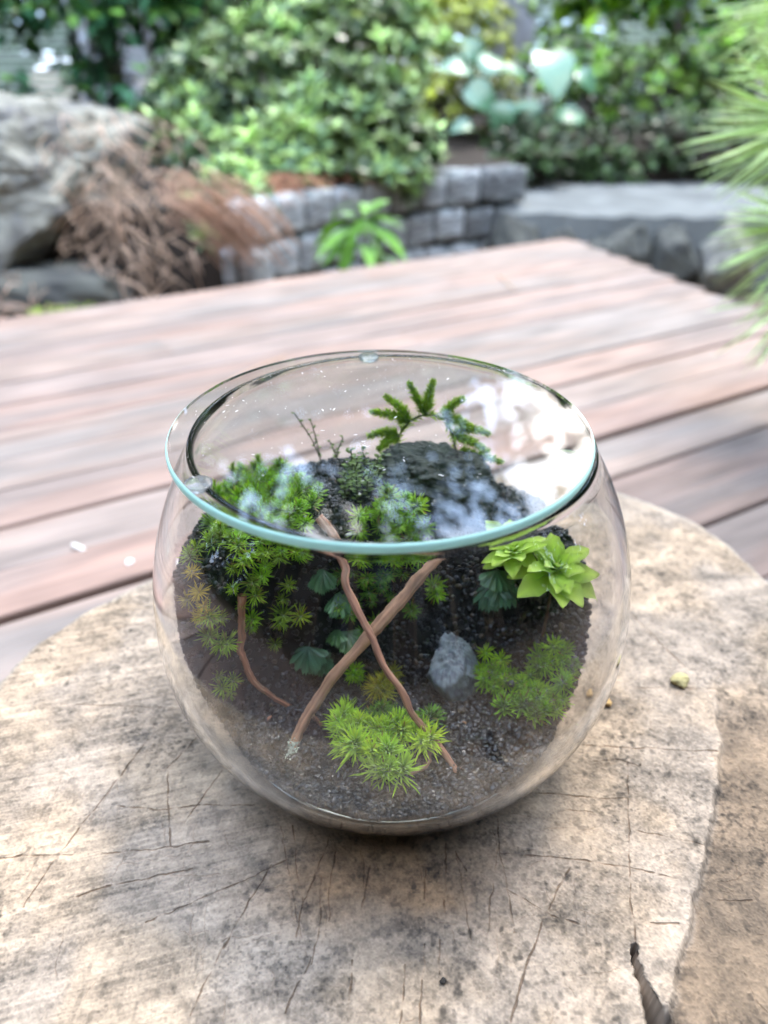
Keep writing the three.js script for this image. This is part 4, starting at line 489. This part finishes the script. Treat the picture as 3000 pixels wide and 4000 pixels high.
{ // lance-leaved plant growing up in front of the wall
  const base = [-0.055, -0.355, -1.36], T = thing('lance_leaf_plant', 'bright green plant with long narrow leaves in front of the block wall', 'plant', base), r = mulberry(67);
  const gl = [0, 1, 2].map((k) => { const b = new MB(); b.leaf(V(0, 0, 0), V(0, 0, 1), V(0, 1, 0), 0.13, 0.030, 0.7 + 0.4 * k, 0.2, [0.10, 0.26, 0.02], [0.18, 0.42, 0.04], 6); return b.geo(); }), gm = phys({ vertexColors: true, roughness: 0.9, transmission: 0.3, thickness: 0, side: THREE.DoubleSide });
  mesh('stem', stems([0, 0, 0], [[0.0, 0.31, 0.01], [0.03, 0.30, 0.0], [-0.03, 0.26, 0.02]], 0.004, [0.10, 0.16, 0.05], 3), leafDull, T);
  for (let k = 0; k < 26; k++) { const top = k < 10, a = k * 2.4, y = top ? rr(0.275, 0.315, r) : rr(0.215, 0.29, r), m = mesh('leaf', gl[k % 3], gm, T), x = top ? 0.022 : rr(-0.02, 0.03, r); m.position.set(x + rr(-0.012, 0.012, r), y, rr(-0.01, 0.02, r)); m.rotation.set(top ? rr(-0.7, 0.3, r) : rr(-0.2, 0.7, r), a, rr(-0.4, 0.4, r), 'YXZ'); m.scale.setScalar(top ? rr(0.6, 0.9, r) : rr(0.8, 1.15, r)); }
  numKids(T);
}
{ // long-needled pine branch reaching in from the right
  const base = [0.56, 0.02, -0.52], T = thing('pine_branch', 'light green long needled pine branch hanging in at the right edge', 'pine branch', base), r = mulberry(71), o = (p) => p.map((v, i) => v - base[i]);
  const tufts = [[[0.425, 0.265, -0.66], [-0.8, -0.08, 0.1], 0.105, 80], [[0.412, 0.165, -0.59], [-0.93, -0.02, 0.12], 0.118, 115], [[0.425, 0.075, -0.545], [-0.8, -0.35, 0.1], 0.105, 90], [[0.44, 0.215, -0.63], [-0.75, 0.35, 0.0], 0.11, 75], [[0.43, 0.02, -0.52], [-0.6, -0.75, 0.1], 0.095, 70], [[0.46, 0.12, -0.50], [-0.4, -0.3, 0.6], 0.10, 80]];
  const wood = new MB(); wood.tube(curve([o([0.75, 0.10, -0.52]), o([0.60, 0.10, -0.55]), o([0.50, 0.13, -0.57]), o([0.42, 0.165, -0.59])], 14), (t) => lerp(0.010, 0.004, t), 7, [0.10, 0.07, 0.05]); for (const t of tufts) wood.tube(curve([o([0.55, 0.11, -0.56]), o([(t[0][0] + 0.55) / 2, t[0][1] * 0.7 + 0.03, (t[0][2] - 0.56) / 2]), o(t[0])], 8), 0.0035, 6, [0.16, 0.11, 0.06]); mesh('branch', wood.geo(), leafDull, T);
  const nm = phys({ vertexColors: true, roughness: 0.45, side: THREE.DoubleSide });
  for (const [p, d, L, n] of tufts) { const b = new MB(), ax = V(...d).normalize(); for (let k = 0; k < n; k++) { const q = dirRand(r), s = r(), dir = ax.clone().multiplyScalar(lerp(0.9, 1.3, s)).addScaledVector(q, 0.85).normalize(), st = V(0, 0, 0).addScaledVector(ax, -0.05 + 0.055 * s).addScaledVector(q, 0.003), k2 = rr(0.7, 1.25, r); b.leaf(st, dir, dirRand(r), L * rr(0.8, 1.1, r), 0.0026, rr(-0.2, 0.25, r), 0.6, mulc([0.42, 0.64, 0.18], k2), mulc([0.72, 0.92, 0.42], k2), 4, () => 1); } const m = mesh('needle_tuft', b.geo(), nm, T); m.position.set(...o(p)); }
  numKids(T);
}
function strands(n, make, rad, c0, seed) { const b = new MB(), r = mulberry(seed); for (let k = 0; k < n; k++) { const pts = make(r), m = rr(0.5, 1.4, r); b.tube(curve(pts, 6), rad, 3, mulc(c0, m)); } return b.geo(); }
{ // fallen brown pine needles
  const nm = std({ vertexColors: true, roughness: 0.8 });
  const m1 = mesh('dry_needles', strands(180, (r) => { const t = r(), x = lerp(-0.66, -0.42, t * r()) + rr(-0.08, 0.08, r), y = rr(-0.30, 0.12, r) * (1 - 0.3 * t), z = lerp(-1.56, -1.42, (0.1 - y) * 2) + rr(-0.05, 0.05, r), L = rr(0.05, 0.13, r), w = rr(-1.2, 1.2, r), dx = Math.sin(w) * L, dy = -Math.cos(w) * L * (r() < 0.12 ? -0.4 : 1); return [[x, y, z], [x + dx * 0.5 + rr(-0.02, 0.02, r), y + dy * 0.5 + 0.01, z + 0.015], [x + dx, y + dy, z + rr(-0.02, 0.03, r)]]; }, 0.0012, [0.86, 0.62, 0.46], 81), nm, scene); tag(m1, 'rusty heap of dry pine needles hanging beside the pale boulder', 'dry needles', null, 'stuff');
  const m2 = mesh('dry_needles', strands(1500, (r) => { const x = rr(-1.3, 0.1, r), z = rr(-1.5, -0.85, r), y = -0.345 + rr(0, 0.05, r) + 0.12 * ss(-0.45, -0.9, x) * r(), a = r() * 6.28, L = rr(0.05, 0.11, r); return [[x, y, z], [x + Math.cos(a) * L * 0.5, y + 0.012, z + Math.sin(a) * L * 0.5], [x + Math.cos(a) * L, y, z + Math.sin(a) * L]]; }, 0.0011, [0.56, 0.37, 0.27], 83), nm, scene); tag(m2, 'brown pine needles scattered on the earth behind the deck at left', 'dry needles', null, 'stuff');
  const m3 = mesh('dry_needles', strands(320, (r) => { const t = r(), x = lerp(-0.30, -0.08, t) + rr(-0.05, 0.05, r), z = lerp(-1.62, -1.83, t) + rr(-0.06, 0.02, r), y = -0.068 + rr(0, 0.035, r), a = r() * 6.28, L = rr(0.05, 0.1, r); return [[x, y, z], [x + Math.cos(a) * L * 0.5, y + 0.01, z + Math.sin(a) * L * 0.5], [x + Math.cos(a) * L, y - 0.02 * r(), z + Math.sin(a) * L]]; }, 0.0011, [0.55, 0.28, 0.17], 85), nm, scene); tag(m3, 'orange dry pine needles lying on top of the block wall', 'dry needles', null, 'stuff');
  const m4 = mesh('dry_needles', strands(120, (r) => { const x = rr(-0.42, -0.24, r), y = rr(-0.13, -0.03, r), z = -1.40 + rr(-0.04, 0.03, r); return [[x - 0.06, y + 0.05, z], [x, y + 0.02, z + 0.02], [x + 0.06, y - 0.05, z + 0.02]]; }, 0.0012, [0.50, 0.30, 0.20], 87), nm, scene); tag(m4, 'sheaf of tan pine needles draped over the left end of the wall', 'dry needles', null, 'stuff');
  const mb = new MB(), r = mulberry(89); for (let k = 0; k < 1500; k++) { const x = -0.62 + rr(-1, 1, r) * 0.075, z = -1.165 + rr(-1, 1, r) * 0.05; mb.leaf(V(x, -0.30 + 0.10 * r(), z), dirRand(r), V(0, 1, 0), 0.012, 0.004, 0.4, 0, [0.20, 0.30, 0.03], [0.34, 0.46, 0.05], 2); }
  tag(mesh('moss', mb.geo(), leafDull, scene), 'patch of yellow green moss at the far left behind the deck edge', 'moss', null, 'stuff');
}

// ---------------------------------------------------------------- fence, post, trees behind
{
  const F = thing('slat_fence', 'pale green fence of narrow horizontal slats behind the shrubs', 'fence', [0, -0.1, -4.3]), sg = new THREE.BoxGeometry(6.4, 0.022, 0.012), sm = [0, 1].map((k) => std({ color: k ? rgb(0.46, 0.58, 0.46) : rgb(0.52, 0.62, 0.53), roughness: 0.6 }));
  for (let k = 0; k < 40; k++) { const m = mesh('slat', sg, sm[k % 2], F); m.position.set(0, 0.02 + k * 0.034, 0); m.rotation.x = -0.25; }
  for (let k = 0; k < 5; k++) { const m = mesh('post', new THREE.BoxGeometry(0.05, 1.5, 0.05), sm[0], F); m.position.set(-2.8 + k * 1.4, 0.68, -0.04); }
  numKids(F);
  const L = thing('light_spot_lattice', 'lavender white lattice added to stand in for bright light spots among leaves at upper left', 'lattice', [-1.18, -0.05, -4.1]), wm = std({ color: rgb(0.80, 0.80, 0.88), roughness: 0.5 });  // pale lattice added to imitate bright spots of light behind the leaves
  for (let k = 0; k < 12; k++) { const m = mesh('slat', new THREE.BoxGeometry(0.80, 0.026, 0.01), wm, L); m.position.set(0, 0.03 + k * 0.04, 0); m.rotation.x = -0.35; } for (let k = 0; k < 7; k++) { const m = mesh('upright', new THREE.BoxGeometry(0.022, 0.54, 0.012), wm, L); m.position.set(-0.39 + k * 0.13, 0.26, -0.012); } numKids(L);
  const P = mesh('concrete_post', (() => { const b = new THREE.CylinderGeometry(0.10, 0.11, 1.25, 28, 12), p = b.attributes.position; for (let i = 0; i < p.count; i++) { const k = 1 + 0.03 * (vn(p.getX(i) * 30, p.getY(i) * 8) - 0.5); p.setX(i, p.getX(i) * k); } b.computeVertexNormals(); return b; })(), std({ color: rgb(0.42, 0.42, 0.46), roughness: 0.9, bumpMap: texRockBump, bumpScale: 0.01 }), scene); P.position.set(0.62, 0.5, -3.96); tag(P, 'round grey post rising at the top edge right of centre', 'post');
}
function leafTree(name, label, base, trunkTop, rad, blobs, o) {
  const T = thing(name, label, 'tree', base), r = mulberry(o.seed), tb = new MB(), top = trunkTop.map((v, i) => v - base[i]); const bark = o.bark ?? [0.07, 0.055, 0.045];
  tb.tube(curve([[0, -0.1, 0], [top[0] * 0.3 + rr(-0.05, 0.05, r), top[1] * 0.5, top[2] * 0.5], top], 16), (t) => lerp(rad, rad * 0.45, t), 10, (t) => mulc(bark, 0.7 + 0.6 * vn(t * 30, 3)));
  for (const q of blobs) for (let k = 0; k < 3; k++) { const s = V(top[0] * 0.8, top[1] * rr(0.5, 0.95, r), top[2] * 0.8), e = V(q[0] - base[0] + rr(-0.5, 0.5, r) * q[3], q[1] - base[1] + rr(-0.5, 0.5, r) * q[4], q[2] - base[2] + rr(-0.5, 0.5, r) * q[5]); tb.tube(curve([s, s.clone().lerp(e, 0.5).add(V(0, 0.1, 0)), e], 8), (t) => lerp(rad * 0.35, 0.006, t), 6, bark); }
  mesh('trunk', tb.geo(), leafDull, T);
  const b = new MB(); for (const [cx, cy, cz, rx, ry, rz, n] of blobs) { const nc = Math.max(5, Math.round(n / (o.per ?? 26))), cs = []; for (let k = 0; k < nc; k++) { const d = dirRand(r), q = Math.pow(r(), 0.4); cs.push(V(cx - base[0] + d.x * rx * q, cy - base[1] + d.y * ry * q, cz - base[2] + d.z * rz * q)); }
    for (let k = 0; k < n; k++) { const c = cs[Math.floor(r() * nc)], p = c.clone().add(dirRand(r).multiplyScalar(o.clump * Math.pow(r(), 0.6))), d = V(rr(-1, 1, r), rr(-0.7, 0.35, r), rr(-1, 1, r)).normalize(), m = rr(0.6, 1.4, r), co = r() < (o.fresh ?? 0.2) ? o.c1 : o.c0; b.leaf(p, d, V(rr(-0.5, 0.5, r), 1, rr(-0.5, 0.5, r)).normalize(), o.L * rr(0.7, 1.2, r), o.W, rr(0.1, 0.7, r), 0.15, mulc(co, m), mulc(co, m * 1.1), 2, (s) => 0.2 + 0.8 * Math.sin(Math.PI * s)); } }
  mesh('crown', b.geo(), o.mat ?? leafGloss, T); return T;
}
leafTree('camellia_tree', 'dark glossy leaved tree with slim trunk at upper left behind the boulder', [-1.22, -0.08, -3.55], [-1.18, 1.7, -3.6], 0.045, [[-1.15, 0.40, -3.2, 0.5, 0.16, 0.25, 620], [-1.75, 0.42, -3.3, 0.35, 0.2, 0.25, 330], [-0.75, 0.44, -3.3, 0.35, 0.18, 0.25, 420], [-1.22, 0.16, -3.3, 0.22, 0.16, 0.2, 150], [-0.80, 0.12, -3.1, 0.22, 0.14, 0.2, 150], [-1.1, 1.2, -3.6, 0.8, 0.55, 0.6, 1300], [-1.6, 0.02, -3.2, 0.25, 0.1, 0.15, 120]], { seed: 91, clump: 0.10, L: 0.095, W: 0.045, c0: [0.055, 0.17, 0.08], c1: [0.20, 0.42, 0.08], fresh: 0.25 });
leafTree('young_tree', 'tree with fine grey green leaves along the top centre', [-0.25, -0.06, -3.7], [-0.2, 1.6, -3.8], 0.04, [[-0.35, 0.40, -3.4, 0.55, 0.20, 0.25, 1500], [0.3, 0.52, -3.6, 0.5, 0.18, 0.2, 800], [-0.2, 1.2, -3.8, 0.8, 0.55, 0.6, 1500], [-0.65, 0.25, -3.1, 0.30, 0.14, 0.2, 500]], { seed: 93, clump: 0.12, L: 0.055, W: 0.022, c0: [0.13, 0.24, 0.10], c1: [0.34, 0.52, 0.15], fresh: 0.35 });
leafTree('bright_leaf_tree', 'tree with broad vivid yellow green leaves at the top right', [1.35, -0.06, -3.7], [1.3, 1.3, -3.8], 0.045, [[1.05, 0.43, -3.5, 0.35, 0.12, 0.2, 300], [1.55, 0.38, -3.5, 0.4, 0.20, 0.25, 420], [1.9, 0.3, -3.3, 0.3, 0.3, 0.3, 300], [1.9, 1.0, -3.8, 0.6, 0.35, 0.5, 500]], { seed: 95, clump: 0.11, L: 0.10, W: 0.05, c0: [0.06, 0.18, 0.03], c1: [0.26, 0.46, 0.03], fresh: 0.4 });
const far = { per: 46, clump: 0.26, L: 0.22, W: 0.15, c0: [0.03, 0.075, 0.03], c1: [0.08, 0.15, 0.04], mat: leafDull };
leafTree('shade_tree', 'tall dense tree beyond the fence at far left', [-2.6, -0.3, -5.6], [-2.5, 3.2, -5.6], 0.10, [[-2.5, 2.3, -5.6, 1.3, 2.1, 0.7, 4200], [-2.3, 4.2, -5.6, 1.0, 1.2, 0.6, 2300], [-1.5, 1.6, -5.4, 0.7, 1.5, 0.4, 2200]], { ...far, seed: 101 });
leafTree('shade_tree', 'tall open crowned tree beyond the fence left of centre, its gaps mirrored in the lid', [-0.6, -0.3, -5.8], [-0.5, 3.4, -5.8], 0.09, [[-0.9, 1.75, -5.8, 1.1, 1.45, 0.5, 5200], [0.15, 1.75, -5.8, 0.9, 1.4, 0.5, 4400], [-0.80, 3.65, -5.8, 0.65, 1.05, 0.5, 560], [-0.1, 3.65, -5.8, 0.8, 1.05, 0.5, 760], [0.5, 3.3, -5.8, 0.45, 0.8, 0.4, 430]], { ...far, seed: 103, per: 9, clump: 0.15, L: 0.16, W: 0.11 });
leafTree('shade_tree', 'slender sparse tree beyond the fence right of centre', [0.9, -0.3, -5.9], [0.95, 2.4, -5.9], 0.05, [[1.0, 1.2, -5.8, 0.75, 0.95, 0.5, 3600], [0.95, 3.1, -5.9, 0.7, 0.9, 0.5, 210], [1.4, 3.7, -5.9, 0.8, 1.0, 0.5, 170], [1.7, 2.4, -5.9, 0.5, 0.4, 0.4, 110], [1.5, 2.5, -5.9, 0.35, 0.35, 0.3, 110]], { ...far, seed: 105, per: 11, L: 0.17, W: 0.12, clump: 0.16 });
leafTree('shade_tree', 'lower dense tree beyond the fence at far right', [2.5, -0.3, -5.6], [2.5, 1.8, -5.6], 0.09, [[2.4, 1.1, -5.6, 1.1, 1.0, 0.6, 2600], [3.2, 2.9, -5.6, 0.9, 1.1, 0.6, 1800]], { ...far, seed: 107 });
{ // unseen leaf screens added at both sides to keep bright sky out of the glass
  for (const [x, lb, sd] of [[-3.9, 'unseen tall leaf screen added on the left to keep bright sky out of the glass', 201], [3.9, 'unseen tall leaf screen added on the right to keep bright sky out of the glass', 203]]) {
    const T = thing('added_hedge', lb, 'added_hedge', [x, -0.36, -1]), r = mulberry(sd), b = new MB(); for (let k = 0; k < 6500; k++) { const z = rr(-3.6, 3.4, r), y = 4.6 * r(), q = V(rr(-0.3, 0.3, r), y, z); b.leaf(q, dirRand(r), dirRand(r), 0.30, 0.20, 0.4, 0.1, [0.03, 0.07, 0.03], [0.08, 0.15, 0.05], 2); } mesh('foliage', b.geo(), leafDull, T); const s = new MB(); for (let k = 0; k < 6; k++) s.tube([V(0, -0.1, -3 + k), V(0.05, 1.5, -3 + k), V(0, 2.8, -2.9 + k)], 0.04, 6, [0.06, 0.05, 0.04]); mesh('trunks', s.geo(), leafDull, T);
  }
}

// ---------------------------------------------------------------- unseen house front, added behind the camera to darken the bowl's reflections
{
  const H = thing('added_house', 'unseen dark timber house front added behind the viewer to darken the bowl reflections', 'house', [0, -0.36, 2.2]), wd = std({ color: rgb(0.09, 0.065, 0.05), roughness: 0.8 }), pl = std({ color: rgb(0.16, 0.15, 0.14), roughness: 0.9 });
  for (let k = 0; k < 48; k++) { const m = mesh('board', new THREE.BoxGeometry(0.245, 1.1, 0.03), wd, H); m.position.set(-6 + k * 0.25 + 0.125, 0.55, 0.06); }
  const w = mesh('wall', new THREE.BoxGeometry(12, 2.8, 0.12), pl, H); w.position.set(0, 1.4, 0.14);
  const ev = mesh('eave', new THREE.BoxGeometry(12.4, 0.10, 1.5), wd, H); ev.position.set(0, 2.55, -0.5); ev.rotation.x = -0.12;
  for (const [x, wdt] of [[-2.9, 1.5], [-0.7, 1.5], [1.1, 1.5], [3.1, 1.5]]) { const f = mesh('window', new THREE.BoxGeometry(wdt, 1.9, 0.05), std({ color: rgb(0.30, 0.22, 0.15), roughness: 0.6 }), H); f.position.set(x, 1.15, 0.05); for (const s of [-1, 1]) { const p = mesh('pane', new THREE.BoxGeometry(wdt / 2 - 0.09, 1.75, 0.012), phys({ color: rgb(0.02, 0.025, 0.025), roughness: 0.05 }), f); p.position.set(s * wdt / 4, 0, -0.026); } }
  numKids(H);
}

// ---------------------------------------------------------------- small litter on deck and stump
{
  const bit = (name, label, x, y, z, s, c, cat) => { const m = mesh(name, rockGeo(s[0], s[1], s[2], x * 50 + 3, 0.5, 18, 0.3, 4, 0.3), std({ color: rgb(...c), roughness: 0.9 }), scene); m.position.set(x, y, z); m.rotation.y = x * 40; return tag(m, label, cat); };
  bit('wood_crumb', 'small yellowish crumb on the stump right of the bowl', 0.1243, 0.0018, -0.0105, [0.0030, 0.0024, 0.0036], [0.42, 0.36, 0.17], 'crumb');
  bit('wood_crumb', 'tiny orange crumb at the right foot of the glass bowl', 0.0905, 0.0012, 0.0005, [0.0018, 0.0012, 0.0022], [0.50, 0.32, 0.13], 'crumb');
  bit('soil_speck', 'tiny black speck on the pale stump in front of the bowl', 0.0170, 0.0006, 0.1037, [0.0009, 0.0007, 0.0009], [0.03, 0.025, 0.02], 'speck');
  bit('petal', 'small white fallen petal on the near left deck board', -0.2027, -0.1185, -0.2515, [0.0035, 0.0012, 0.0028], [0.85, 0.82, 0.80], 'petal');
  bit('petal', 'elongated pale flake on the deck left of the stump', -0.2508, -0.1185, -0.2718, [0.0075, 0.0010, 0.0024], [0.75, 0.72, 0.68], 'petal');
  for (const [lb, x, z, a] of [['tan pine needle lying on the far part of the deck', 0.2122, -1.06, 1.4], ['pale stalk lying across the deck boards left of the lid', -0.16, -0.66, 2.2]]) { const b = new MB(), L = 0.05; b.tube(curve([[-Math.cos(a) * L, 0.001, -Math.sin(a) * L], [0, 0.004, 0.003], [Math.cos(a) * L, 0.001, Math.sin(a) * L]], 10), 0.0009, 5, [0.55, 0.36, 0.22]); const m = mesh('pine_needle', b.geo(), leafDull, scene); m.position.set(x, -0.1185, z); tag(m, lb, 'pine needle'); }
}

renderer.render(scene, camera);
